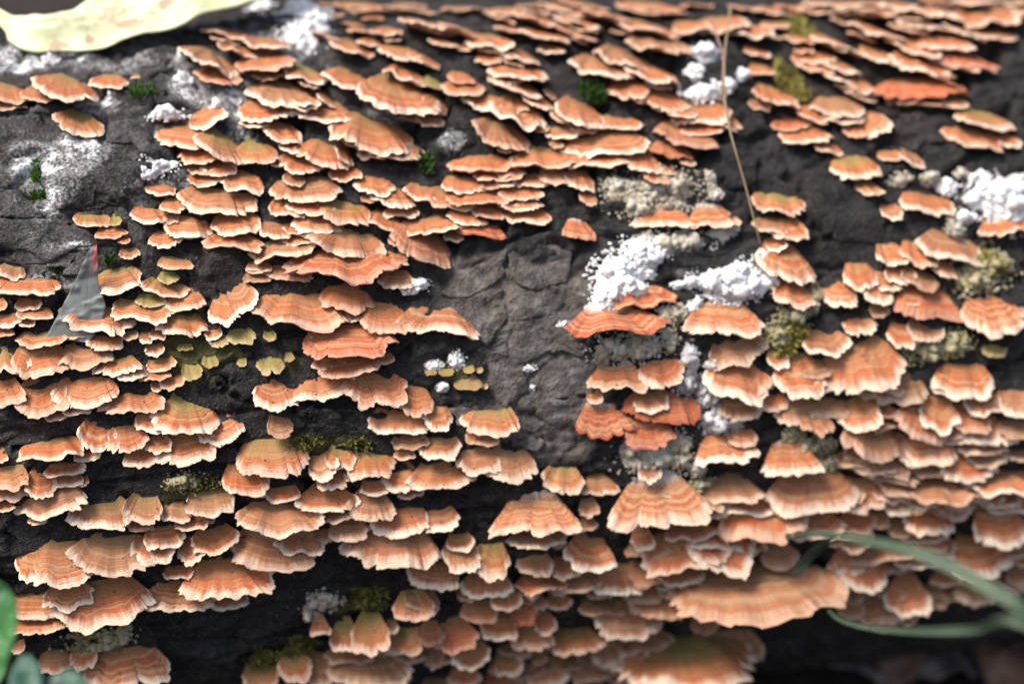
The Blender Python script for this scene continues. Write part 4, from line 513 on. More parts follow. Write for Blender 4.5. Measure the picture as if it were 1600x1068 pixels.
STRAW = [[(0.0736, -0.0282, 0.2647), (0.0712, -0.0433, 0.2609), (0.0689, -0.056, 0.2551), (0.0677, -0.0677, 0.2474), (0.0675, -0.0758, 0.2411), (0.0685, -0.0812, 0.2353), (0.0704, -0.0866, 0.2285), (0.0732, -0.0905, 0.2193), (0.0761, -0.094, 0.2089), (0.0788, -0.0941, 0.2)], [(0.0668, -0.0356, 0.2604), (0.0675, -0.0476, 0.2571), (0.0681, -0.0583, 0.2531), (0.0672, -0.0673, 0.2432), (0.0681, -0.071, 0.2407), (0.0698, -0.0735, 0.2332)]]
SEEDLING = [([(-0.1251, -0.2611, 0.1479), (-0.1301, -0.2566, 0.1556), (-0.1317, -0.2513, 0.1628), (-0.1286, -0.2464, 0.1678), (-0.1242, -0.2444, 0.1684), (-0.1218, -0.2445, 0.1672)], [(-0.1249, -0.2611, 0.1478), (-0.1211, -0.2586, 0.1494), (-0.1191, -0.2542, 0.154), (-0.1182, -0.2497, 0.1592), (-0.1189, -0.2466, 0.1635), (-0.1218, -0.2445, 0.1672)]), ([(-0.1165, -0.2659, 0.1457), (-0.1183, -0.2618, 0.1483), (-0.1185, -0.2576, 0.1509), (-0.1175, -0.254, 0.1528), (-0.1156, -0.2529, 0.1532)], [(-0.1163, -0.2658, 0.1457), (-0.1126, -0.2634, 0.1467), (-0.111, -0.2594, 0.1489), (-0.112, -0.2555, 0.1513), (-0.1156, -0.2529, 0.1532)]), ([(-0.1147, -0.2624, 0.1434), (-0.1126, -0.2575, 0.1473), (-0.1086, -0.2553, 0.1494), (-0.104, -0.2554, 0.15), (-0.1001, -0.2581, 0.1484)], [(-0.1144, -0.2626, 0.1432), (-0.1086, -0.2626, 0.1439), (-0.1038, -0.2621, 0.145), (-0.1007, -0.2605, 0.1465), (-0.1001, -0.2581, 0.1484)])]
LITTER_SPOTS = [(0.1448, -0.0303, 0.0), (0.1692, -0.0225, 0.0), (0.2014, -0.0303, 0.0), (0.1257, -0.0316, 0.0), (0.1875, -0.0156, 0.0), (0.1599, -0.0361, 0.0), (0.1898, -0.0361, 0.0)]

LOG_R = 0.13
YAW = rad(12)
AX = np.array([math.cos(YAW), math.sin(YAW), 0.0])
NO = np.array([math.sin(YAW), -math.cos(YAW), 0.0])
UP = np.array([0.0, 0.0, 1.0])
LOG_C = np.array([0.0, 0.0, LOG_R])

# ------------------------------------------------------------------ numeric noise
def hash2(ix, iy, seed):
    h = (ix.astype(np.int64) * 374761393 + iy.astype(np.int64) * 668265263 + seed * 974634777) & 0xFFFFFFFF
    h = ((h ^ (h >> 13)) * 1274126177) & 0xFFFFFFFF
    h = (h ^ (h >> 16)) & 0xFFFFFFFF
    return h / 4294967295.0
def vnoise(x, y, seed=0):
    ix, iy = np.floor(x), np.floor(y)
    fx, fy = x - ix, y - iy
    fx = fx * fx * (3 - 2 * fx); fy = fy * fy * (3 - 2 * fy)
    a = hash2(ix, iy, seed); b = hash2(ix + 1, iy, seed)
    c_ = hash2(ix, iy + 1, seed); d = hash2(ix + 1, iy + 1, seed)
    return (a + (b - a) * fx) * (1 - fy) + (c_ + (d - c_) * fx) * fy - 0.5
def fbm(x, y, seed=0, oct=4):
    v = 0; amp = 1.0
    for k in range(oct):
        v = v + amp * vnoise(x, y, seed + k * 17)
        x = x * 2.03 + 5.2; y = y * 2.03 + 1.3; amp *= 0.5
    return v
def voro(x, y, seed=0):
    ix, iy = np.floor(x), np.floor(y)
    f1 = np.full(np.shape(x), 9.0); f2 = f1.copy(); cid = np.zeros(np.shape(x))
    for dx in (-1, 0, 1):
        for dy in (-1, 0, 1):
            cx, cy = ix + dx, iy + dy
            px = cx + 0.15 + 0.7 * hash2(cx, cy, seed); py = cy + 0.15 + 0.7 * hash2(cx, cy, seed + 5)
            d = np.hypot(x - px, y - py)
            n = d < f1
            f2 = np.where(n, f1, np.minimum(f2, d))
            cid = np.where(n, hash2(cx, cy, seed + 9), cid)
            f1 = np.where(n, d, f1)
    return f1, f2, cid
def sstep(a, b, x):
    t = np.clip((x - a) / (b - a), 0, 1)
    return t * t * (3 - 2 * t)
def mask(u, th, ells, seed, wob=0.45, soft=0.7):
    m = np.zeros(np.shape(u))
    n = fbm(u * 60, th * LOG_R * 60, seed) * wob * 2
    for (eu, ea, ru, ra) in ells:
        d = np.hypot((u - eu * .001) / (ru * .001), (th - rad(ea)) / rad(ra))
        m = np.maximum(m, 1 - sstep(soft, 1.15, d + n))
    return m
def relief(u, th, fine=True):
    arc = th * LOG_R
    wx = fbm(u * 22, arc * 40, 3, 3); wy = fbm(u * 18, arc * 30, 41, 3)
    f1, f2, cid = voro(u / 0.042 + wx * 0.9, arc / 0.0135 + wy * 1.2, 7)
    plate = sstep(0.02, 0.22, f2 - f1)
    z = 0.0024 * plate + 0.0022 * (cid - 0.5) * plate
    z += 0.0032 * fbm(u * 9, arc * 9, 77, 3) - 0.0021
    w = mask(u, th, WOOD, 21)
    g1, g2, gid = voro(u / 0.022 + wy * 0.8, arc / 0.016 + wx * 0.8, 19)
    zw = -0.0022 + 0.0009 * sstep(0.0, 0.10, g2 - g1) + 0.0008 * (gid - .5) + 0.0018 * fbm(u * 40, arc * 60, 5, 3)
    z = z * (1 - w) + zw * w
    if fine:
        rid = 1 - 2 * np.abs(fbm(u * 95, arc * 210, 15, 3))
        z += (0.0030 * fbm(u * 110, arc * 250, 11, 4) + 0.0014 * (rid - 0.6)) * (1 - 0.6 * w) + 0.0013 * fbm(u * 500, arc * 800, 13, 3) * (1 - 0.35 * w)
    return z
_gu, _gt = np.meshgrid(-0.30 + np.arange(700) * 0.001, rad(-95) + np.arange(550) * rad(0.4), indexing='ij')
RELIEF_GRID = relief(_gu, _gt, False)
def log_point(u, th, lift=0.0):
    fu = min(max((u + 0.30) / 0.001, 0), 698.9); ft = min(max((th - rad(-95)) / rad(0.4), 0), 548.9)
    i, k = int(fu), int(ft); a, b = fu - i, ft - k
    q = RELIEF_GRID[i:i + 2, k:k + 2]
    r = LOG_R + (q[0, 0] * (1 - a) + q[1, 0] * a) * (1 - b) + (q[0, 1] * (1 - a) + q[1, 1] * a) * b + lift
    return LOG_C + AX * u + r * (NO * math.cos(th) + UP * math.sin(th))
def log_points(u, th, lift):
    r = LOG_R + relief(u, th, False) + lift
    return LOG_C + np.outer(u, AX) + (r * np.cos(th))[:, None] * NO + (r * np.sin(th))[:, None] * UP

# ------------------------------------------------------------------ mesh helpers
def add_mesh(name, v, f, mat, parent=None, normals=None, attrs=None, smooth=True, loc=None):
    me = bpy.data.meshes.new(name)
    v = np.asarray(v, dtype=np.float64)
    me.from_pydata(v.tolist(), [], f if isinstance(f, list) else f.tolist())
    if smooth:
        me.polygons.foreach_set('use_smooth', np.ones(len(me.polygons), dtype=bool))
    for k, (typ, arr) in (attrs or {}).items():
        a = me.attributes.new(k, typ, 'POINT')
        a.data.foreach_set({'FLOAT': 'value', 'FLOAT_VECTOR': 'vector', 'FLOAT_COLOR': 'color'}[typ], np.asarray(arr, dtype=np.float32).ravel())
    me.update()
    if normals is not None:
        me.normals_split_custom_set_from_vertices(np.asarray(normals).tolist())
    me.materials.append(mat)
    o = bpy.data.objects.new(name, me)
    COL.objects.link(o)
    if parent: o.parent = parent
    if loc is not None: o.location = loc
    return o
def tag(o, label=None, cat=None, group=None, kind=None):
    if label: o['label'] = label
    if cat: o['category'] = cat
    if group: o['group'] = group
    if kind: o['kind'] = kind
    return o
def empty(name, loc):
    o = bpy.data.objects.new(name, None)
    COL.objects.link(o)
    o.location = loc
    o.empty_display_size = 0.01
    return o
def grid_faces(nu, nv, base=0, flip=False):
    i, j = np.meshgrid(np.arange(nu - 1), np.arange(nv - 1), indexing='ij')
    a = base + i * nv + j
    q = np.stack([a, a + nv, a + nv + 1, a + 1], -1).reshape(-1, 4)
    return q[:, ::-1] if flip else q
def vnormals(v, f):
    n = np.zeros_like(v)
    a, b, c_, d = (v[f[:, k]] for k in range(4))
    fn = np.cross(c_ - a, d - b)
    for k in range(4): np.add.at(n, f[:, k], fn)
    return n / np.maximum(np.linalg.norm(n, axis=1), 1e-12)[:, None]

# ------------------------------------------------------------------ node helper
class NT:
    def __init__(s, name, rough=0.8, spec=0.3):
        s.m = bpy.data.materials.new(name); s.m.use_nodes = True
        s.t = s.m.node_tree; s.b = s.t.nodes['Principled BSDF']
        s.b.inputs['Roughness'].default_value = rough
        s.b.inputs['Specular IOR Level'].default_value = spec
    def n(s, typ, **kw):
        nd = s.t.nodes.new(typ)
        for k, v in kw.items(): setattr(nd, k, v)
        return nd
    def put(s, sock, v):
        if isinstance(v, bpy.types.NodeSocket): s.t.links.new(v, sock)
        else: sock.default_value = v
    def math(s, op, a, b=0.0, c_=0.0, clamp=False):
        nd = s.n('ShaderNodeMath', operation=op, use_clamp=clamp)
        s.put(nd.inputs[0], a); s.put(nd.inputs[1], b); s.put(nd.inputs[2], c_)
        return nd.outputs[0]
    def mix(s, f, a, b, blend='MIX'):
        nd = s.n('ShaderNodeMix', data_type='RGBA', blend_type=blend)
        s.put(nd.inputs[0], f)
        for k, v in ((6, a), (7, b)):
            s.put(nd.inputs[k], v if isinstance(v, bpy.types.NodeSocket) or len(v) == 4 else (*v, 1))
        return nd.outputs[2]
    def noise(s, vec=None, scale=5.0, detail=3.0, rough=0.55, dims='3D', w=None):
        nd = s.n('ShaderNodeTexNoise', noise_dimensions=dims)
        if vec is not None and dims != '1D': s.put(nd.inputs['Vector'], vec)
        if w is not None: s.put(nd.inputs['W'], w)
        nd.inputs['Scale'].default_value = scale; nd.inputs['Detail'].default_value = detail; nd.inputs['Roughness'].default_value = rough
        return nd.outputs[0]
    def step(s, v, a, b):
        nd = s.n('ShaderNodeMapRange', interpolation_type='SMOOTHSTEP')
        s.put(nd.inputs[0], v); nd.inputs[1].default_value = a; nd.inputs[2].default_value = b
        return nd.outputs[0]
    def attr(s, name, out='Fac'):
        return s.n('ShaderNodeAttribute', attribute_name=name).outputs[out]
    def geo(s): return s.n('ShaderNodeNewGeometry').outputs['Position']
    def obj(s): return s.n('ShaderNodeTexCoord').outputs['Object']
    def comb(s, x, y, z):
        nd = s.n('ShaderNodeCombineXYZ')
        for k, v in enumerate((x, y, z)): s.put(nd.inputs[k], v)
        return nd.outputs[0]
    def bump(s, h, strength, dist):
        nd = s.n('ShaderNodeBump'); nd.inputs['Strength'].default_value = strength; nd.inputs['Distance'].default_value = dist
        s.put(nd.inputs['Height'], h); s.t.links.new(nd.outputs[0], s.b.inputs['Normal'])
    def color(s, c_): s.put(s.b.inputs['Base Color'], c_ if isinstance(c_, bpy.types.NodeSocket) else (*c_, 1))

# ------------------------------------------------------------------ materials
def mat_cap(under=False):
    t = NT('bracket_underside' if under else 'bracket_cap', 0.78, 0.25)
    pol = t.n('ShaderNodeSeparateXYZ'); t.t.links.new(t.attr('pol', 'Vector'), pol.inputs[0])
    r, a, sd0 = pol.outputs
    dull = t.math('FRACT', sd0)
    sd = t.math('MULTIPLY', t.math('FLOOR', sd0), 0.01)
    tn = t.n('ShaderNodeSeparateColor'); ta = t.n('ShaderNodeAttribute', attribute_name='tint')
    t.t.links.new(ta.outputs['Color'], tn.inputs[0])
    olive, pale, red = tn.outputs
    amt = ta.outputs['Alpha']
    ang_v = t.comb(t.math('MULTIPLY', a, 1.0), t.math('MULTIPLY', r, 1.2), sd)
    warp = t.noise(ang_v, 1.6, 3.0)
    fib = t.noise(t.comb(t.math('MULTIPLY', a, 15.0), t.math('MULTIPLY', r, 1.8), sd), 1.0, 4.0, 0.65)
    if under:
        col = t.mix(t.step(r, 0.2, 1.0), (0.32, 0.19, 0.115), (0.46, 0.31, 0.22))
        col = t.mix(t.math('MULTIPLY', olive, 0.5), col, (0.22, 0.18, 0.06))
        t.color(col)
        pores = t.noise(t.obj(), 2600.0, 1.0)
        t.bump(pores, 0.35, 0.0004)
        return t.m
    rr = t.math('ADD', r, t.math('MULTIPLY', t.math('SUBTRACT', warp, 0.5), 0.16))
    band = t.noise(dims='1D', w=t.math('ADD', t.math('MULTIPLY', rr, 9.0), t.math('MULTIPLY', sd, 31.0)), scale=1.0, detail=1.5)
    band2 = t.noise(dims='1D', w=t.math('ADD', t.math('MULTIPLY', rr, 26.0), t.math('MULTIPLY', sd, 57.0)), scale=1.0, detail=1.0)
    b1 = t.step(band, 0.36, 0.55)
    tan = t.mix(pale, (0.40, 0.162, 0.066), (0.56, 0.305, 0.155))
    org = t.mix(red, (0.475, 0.103, 0.027), (0.43, 0.06, 0.018))
    col = t.mix(b1, tan, org)
    col = t.mix(t.math('MULTIPLY', t.step(band2, 0.53, 0.68), 0.75), col, (0.52, 0.095, 0.03))
    col = t.mix(t.math('MULTIPLY', t.step(band2, 0.44, 0.32), 0.38), col, (0.72, 0.47, 0.27))
    # blotches
    bl = t.noise(t.comb(t.math('MULTIPLY', a, 2.2), t.math('MULTIPLY', r, 3.0), t.math('ADD', sd, 7.0)), 1.0, 3.0)
    col = t.mix(t.math('MULTIPLY', t.step(bl, 0.5, 0.72), 0.32), col, (0.55, 0.31, 0.15))
    # brown root colour, deepened to paint in shade from caps above; olive algae
    col = t.mix(t.math('MULTIPLY', t.step(r, 0.6, 0.08), 0.75), col, (0.26, 0.145, 0.065))
    og = t.math('MULTIPLY', olive, t.step(t.math('ADD', r, t.math('MULTIPLY', t.math('SUBTRACT', bl, 0.5), 0.7)), 0.95, 0.12), clamp=True)
    col = t.mix(og, col, (0.235, 0.205, 0.05))
    ov = t.step(olive, 1.2, 1.5)
    col = t.mix(t.math('MULTIPLY', ov, 0.8), col, (0.25, 0.235, 0.065))
    col = t.mix(t.math('MULTIPLY', dull, 0.8), col, t.mix(b1, (0.32, 0.205, 0.12), (0.27, 0.135, 0.07)))
    # growing margin
    re = t.math('ADD', r, t.math('MULTIPLY', t.math('SUBTRACT', fib, 0.5), 0.22))
    re = t.math('ADD', re, t.math('MULTIPLY', t.math('SUBTRACT', warp, 0.5), 0.25))
    col = t.mix(t.math('MULTIPLY', t.step(re, 0.80, 0.97), amt, clamp=True), col, (0.85, 0.71, 0.55))
    fl = t.step(fib, 0.35, 0.66)
    col = t.mix(t.math('MULTIPLY', fl, 0.11), col, (0.76, 0.53, 0.36))
    fd = t.step(fib, 0.42, 0.27)
    col = t.mix(t.math('MULTIPLY', fd, 0.34), col, (0.30, 0.12, 0.06))
    col = t.mix(t.math('MULTIPLY', t.math('MULTIPLY', t.step(re, 0.97, 1.02), t.step(red, 0.35, 0.7)), 0.75), col, (0.22, 0.085, 0.10))
    # woolly white root
    wr = t.math('MULTIPLY', t.step(pale, 1.2, 1.6), t.step(t.math('ADD', r, t.math('MULTIPLY', t.math('SUBTRACT', fib, 0.5), 0.55)), 0.48, 0.2))
    col = t.mix(wr, col, (0.82, 0.78, 0.74))
    # dark specks
    sp = t.n('ShaderNodeTexVoronoi'); sp.inputs['Scale'].default_value = 430.0; t.t.links.new(t.obj(), sp.inputs['Vector'])
    rare = t.step(t.noise(t.obj(), 150.0, 2.0), 0.62, 0.68)
    col = t.mix(t.math('MULTIPLY', t.step(sp.outputs['Distance'], 0.20, 0.10), t.math('MULTIPLY', rare, 0.8)), col, (0.05, 0.03, 0.02))
    t.color(col)
    h = t.math('ADD', t.math('MULTIPLY', fib, 0.45), t.math('ADD', t.math('MULTIPLY', band2, 0.7), t.math('MULTIPLY', t.noise(t.obj(), 1500.0, 2.0), 0.35)))
    t.bump(h, 0.55, 0.0007)
    return t.m
M_CAP = mat_cap(); M_PORE = mat_cap(True)

def mat_bark():
    t = NT('bark', 0.72, 0.35)
    p = t.geo()
    n1 = t.noise(p, 55, 5, 0.6); n2 = t.noise(p, 260, 4, 0.65); n3 = t.noise(p, 1100, 3, 0.6); n4 = t.noise(p, 18, 3)
    col = t.mix(t.step(n1, 0.35, 0.68), (0.010, 0.009, 0.009), (0.036, 0.032, 0.031))
    col = t.mix(t.math('MULTIPLY', t.step(n4, 0.5, 0.7), 0.5), col, (0.050, 0.034, 0.026))
    col = t.mix(t.math('MULTIPLY', t.step(n2, 0.55, 0.75), 0.4), col, (0.10, 0.092, 0.09))
    col = t.mix(t.math('MULTIPLY', t.step(n3, 0.52, 0.68), 0.55), col, (0.095, 0.086, 0.082))
    col = t.mix(t.math('MULTIPLY', t.step(n3, 0.45, 0.30), 0.7), col, (0.006, 0.006, 0.006))
    we = t.math('MULTIPLY', t.attr('weather'), t.step(t.math('ADD', t.math('MULTIPLY', n1, 0.6), t.math('MULTIPLY', n3, 0.5)), 0.36, 0.72))
    col = t.mix(t.math('MULTIPLY', we, 0.85), col, t.mix(t.step(n2, 0.35, 0.65), (0.085, 0.074, 0.070), (0.19, 0.18, 0.175)))
    w = t.math('MULTIPLY', t.attr('wood'), t.step(n1, 0.1, 0.5))
    wood = t.mix(t.step(n2, 0.35, 0.7), (0.085, 0.073, 0.063), (0.21, 0.19, 0.17))
    wood = t.mix(t.math('MULTIPLY', t.step(n1, 0.52, 0.66), 0.6), wood, (0.14, 0.09, 0.068))
    col = t.mix(w, col, wood)
    al = t.attr('algae')
    col = t.mix(t.math('MULTIPLY', t.step(t.math('ADD', al, t.math('MULTIPLY', t.math('SUBTRACT', n2, 0.5), 1.2)), 0.35, 0.9), 0.75), col, (0.10, 0.095, 0.025))
    pw = t.attr('powder')
    col = t.mix(t.step(t.math('ADD', pw, t.math('MULTIPLY', t.math('SUBTRACT', n2, 0.5), 1.4)), 0.40, 0.75), col, (0.62, 0.60, 0.56))
    lm = t.attr('lichen')
    lz = t.math('ADD', lm, t.math('MULTIPLY', t.math('SUBTRACT', t.math('ADD', t.math('MULTIPLY', n2, 0.6), t.math('MULTIPLY', n1, 0.9)), 0.75), 1.6))
    col = t.mix(t.math('MULTIPLY', t.step(t.math('ADD', lz, t.math('MULTIPLY', t.math('SUBTRACT', n3, 0.5), 0.7)), 0.35, 0.9), t.step(lm, 0.0, 0.6)), col, t.mix(t.step(n3, 0.35, 0.65), (0.10, 0.096, 0.096), (0.36, 0.35, 0.34)))
    col = t.mix(t.math('MULTIPLY', t.step(t.math('ADD', lz, t.math('MULTIPLY', n3, 0.7)), 1.28, 1.45), t.step(lm, 0.1, 0.8)), col, (0.75, 0.75, 0.75))
    sp = t.math('MULTIPLY', t.step(n3, 0.66, 0.72), t.step(n4, 0.42, 0.6))
    col = t.mix(t.math('MULTIPLY', sp, 0.6), col, (0.30, 0.29, 0.28))
    t.color(col)
    t.bump(t.math('ADD', t.math('MULTIPLY', n2, 0.8), t.math('MULTIPLY', n3, 0.7)), 0.9, 0.0022)
    return t.m
M_BARK = mat_bark()

def mat_simple(name, c1, c2, scale, rough=0.8, bump=0.4, dist=0.0006, c3=None, trans=0.0, spec=0.3):
    t = NT(name, rough, spec)
    p = t.geo()
    n = t.noise(p, scale, 4, 0.6)
    col = t.mix(t.step(n, 0.33, 0.68), c1, c2)
    if c3: col = t.mix(t.step(t.noise(p, scale * 0.37, 3), 0.58, 0.66), col, c3)
    t.color(col)
    t.bump(t.noise(p, scale * 4, 3), bump, dist)
    return t.m
M_CRUST = {
    'white': mat_simple('white_crust', (0.74, 0.73, 0.72), (0.86, 0.86, 0.86), 300, 0.9),
    'cream': mat_simple('cream_crust', (0.34, 0.29, 0.20), (0.60, 0.56, 0.48), 220, 0.9, c3=(0.66, 0.65, 0.62)),
    'grey': mat_simple('grey_crust', (0.36, 0.34, 0.33), (0.66, 0.64, 0.63), 220, 0.9),
    'olive': mat_simple('olive_crust', (0.24, 0.21, 0.09), (0.48, 0.43, 0.30), 200, 0.9, c3=(0.20, 0.17, 0.05)),
}
M_MOSS = {
    'green': mat_simple('green_moss', (0.05, 0.13, 0.015), (0.12, 0.25, 0.03), 500),
    'dark': mat_simple('dark_moss', (0.025, 0.06, 0.012), (0.06, 0.12, 0.02), 500),
    'yellow': mat_simple('yellow_moss', (0.20, 0.17, 0.03), (0.42, 0.36, 0.11), 350),
    'olive': mat_simple('olive_moss', (0.10, 0.10, 0.02), (0.23, 0.21, 0.06), 400),
}

# ------------------------------------------------------------------ ground
def make_ground():
    g1 = np.concatenate([-np.geomspace(0.9, 300, 40)[::-1], np.linspace(-0.88, 0.88, 150), np.geomspace(0.9, 300, 40)])
    X, Y = np.meshgrid(g1, g1, indexing='ij')
    near = 1 - sstep(1.5, 4.0, np.hypot(X, Y))
    Z = 0.012 * fbm(X * 9, Y * 9, 51, 4) * near + 0.02 * fbm(X * 1.5, Y * 1.5, 52, 3) * near - 0.004
    # the log has pressed a flat bed for itself
    s = X * NO[0] + Y * NO[1]
    Z = np.where(np.abs(s) < 0.05, np.minimum(Z, -0.001), Z)
    t = NT('soil', 0.9, 0.2)
    p = t.geo()
    n = t.noise(p, 40, 5, 0.65); m = t.noise(p, 6, 4, 0.6)
    c_ = t.mix(t.step(n, 0.35, 0.7), (0.018, 0.013, 0.011), (0.060, 0.042, 0.036))
    c_ = t.mix(t.math('MULTIPLY', t.step(m, 0.5, 0.68), 0.6), c_, (0.10, 0.075, 0.066))
    t.color(c_); t.bump(t.noise(p, 160, 5, 0.7), 0.9, 0.006)
    o = add_mesh('ground', np.stack([X, Y, Z], -1).reshape(-1, 3), grid_faces(len(g1), len(g1)), t.m)
    tag(o, 'dark damp forest soil under the log', 'ground', kind='structure')
make_ground()

def frame(u, ang, roll, turn):
    th = rad(ang); t = rad(turn)
    y = NO * math.cos(t) + AX * math.sin(t)
    x = AX * math.cos(t) - NO * math.sin(t)
    # local x to the log's near end, y outward, z up; roll about y
    ro = rad(roll)
    x2 = UP * math.sin(ro) - x * math.cos(ro); z2 = UP * math.cos(ro) + x * math.sin(ro)
    p = log_point(u * .001, th)
    p0 = LOG_C + AX * u * .001 + LOG_R * (NO * math.cos(th) + UP * math.sin(th))
    p = p * 0.35 + p0 * 0.65 + y * 0.0008
    return p, x2, y, z2

# bark never grows through a cap: wherever it would, it sits just under that cap
CAP_FRAMES = [(frame(b[0], b[1], b[5], b[6]), b[0] * .001, rad(b[1]), b[2] * .0011, b[3] * .001, rad(b[4])) for b in BRACKETS + SMALL_BRACKETS]
def tuck(v, u, th):
    """v: world points of bark at log coordinates (u, th); returns them lowered beneath the caps"""
    order = np.argsort(u); us = u[order]
    for (p, x, y, z), bu, bt, W, L, dr in CAP_FRAMES:
        a, b = np.searchsorted(us, [bu - W * 0.62 - 0.004, bu + W * 0.62 + 0.004])
        idx = order[a:b]
        if len(idx) == 0: continue
        near = np.abs(th[idx] - bt) < (L + 0.012) / LOG_R
        idx = idx[near]
        if len(idx) == 0: continue
        n = np.cos(th[idx])[:, None] * NO + np.sin(th[idx])[:, None] * UP
        rel = v[idx] - LOG_C
        rr = np.sum(rel * n, 1)
        da = (th[idx] - bt) * LOG_R; du = u[idx] - bu
        w = np.exp(-(du / (0.40 * W + 0.001)) ** 2 - (da / (0.35 * L + 0.0025)) ** 2)
        tgt = LOG_R - 0.0009 + 0.25 * (rr - LOG_R)
        v[idx] -= n * (np.maximum(rr - tgt, 0) * np.minimum(1.25 * w, 1))[:, None]
        d = v[idx] - p
        lx, ly, lz = d @ x, d @ y, d @ z
        c_ = math.cos(dr); t_ = math.tan(dr)
        inside = (np.abs(lx) < W * 0.56) & (ly > -0.0004) & (ly < L * c_ + 0.002)
        ceil = -ly * t_ - 0.0010 - 0.0022 * (1 - np.clip(ly / max(L * c_, 1e-4), 0, 1))
        over = np.where(inside, np.maximum(lz - ceil, 0), 0)
        over = over * (1 - sstep(0.003, 0.007, lz))
        push = np.minimum(over / np.maximum(n @ z + (n @ y) * t_, 0.25), 0.007)
        v[idx] -= n * push[:, None]
    return v
# ------------------------------------------------------------------ the log
log = empty('fallen_log', LOG_C - UP * LOG_R)
tag(log, 'thick fallen log with dark cracked bark covered in orange bracket fungi', 'log')
LOGB = LOG_C - UP * LOG_R
def make_log():
    us = np.concatenate([np.linspace(-0.62, -0.235, 60), np.linspace(-0.23, 0.25, 640), np.linspace(0.256, 0.66, 60)])
    ths = np.concatenate([np.radians(np.linspace(-78, 108, 560)), np.radians(np.linspace(109, 281, 120))])
    U, T = np.meshgrid(us, ths, indexing='ij')
    u, th = U.ravel(), T.ravel()
    thw = np.where(th > rad(250), th - 2 * math.pi, th)
    blend = sstep(rad(235), rad(281), th)
    z = relief(u, th) * (1 - blend) + relief(u, th - 2 * math.pi) * blend
    r = LOG_R + z
    v = np.outer(u, AX) + (r * np.cos(th))[:, None] * NO + (r * np.sin(th))[:, None] * UP + (LOG_C - LOGB)
    v = tuck(v + LOGB, u, np.where(th > math.pi, th - 2 * math.pi, th)) - LOGB
    li = mask(u, th, LICHEN, 31, 0.8, 0.1); wd = mask(u, th, WOOD, 21)
    f = grid_faces(len(us), len(ths))
    nu, nv = len(us), len(ths)
    i = np.arange(nu - 1) * nv
    seam = np.stack([i + nv - 1, i + 2 * nv - 1, i + nv, i], -1)
    f = np.concatenate([f, seam])
    al = mask(u, th, ALGAE, 33, 0.6, 0.1)
    pw = mask(u, th, [q[:4] for cr in CRUSTS for q in cr[2] if cr[1] != 'olive'], 35, 0.5, 0.25)
    add_mesh('bark', v, f, M_BARK, log, attrs={'lichen': ('FLOAT', li), 'wood': ('FLOAT', wd), 'algae': ('FLOAT', al), 'weather': ('FLOAT', mask(u, th, WEATHER, 37, 0.5, 0.1)), 'powder': ('FLOAT', pw)})
    te = NT('end_grain', 0.8, 0.2)
    pe = te.obj()
    wv = te.n('ShaderNodeTexNoise'); wv.inputs['Scale'].default_value = 60
    te.color(te.mix(wv.outputs[0], (0.10, 0.065, 0.04), (0.22, 0.15, 0.10)))
    for end, row in ((-1, 0), (1, nu - 1)):
        ring = v[row * nv:(row + 1) * nv]
        cen = ring.mean(0) + AX * end * 0.002
        vv = np.concatenate([ring, (ring + cen) / 2 + AX * end * 0.003, [cen]])
        ff = []
        for k in range(nv):
            k2 = (k + 1) % nv
            a = [k, k2, nv + k2, nv + k]; b = [nv + k, nv + k2, 2 * nv]
            if end > 0: a, b = a[::-1], b[::-1]
            ff += [a[::-1], b[::-1]]
        add_mesh('cut_end', vv, ff, te.m, log)
make_log()

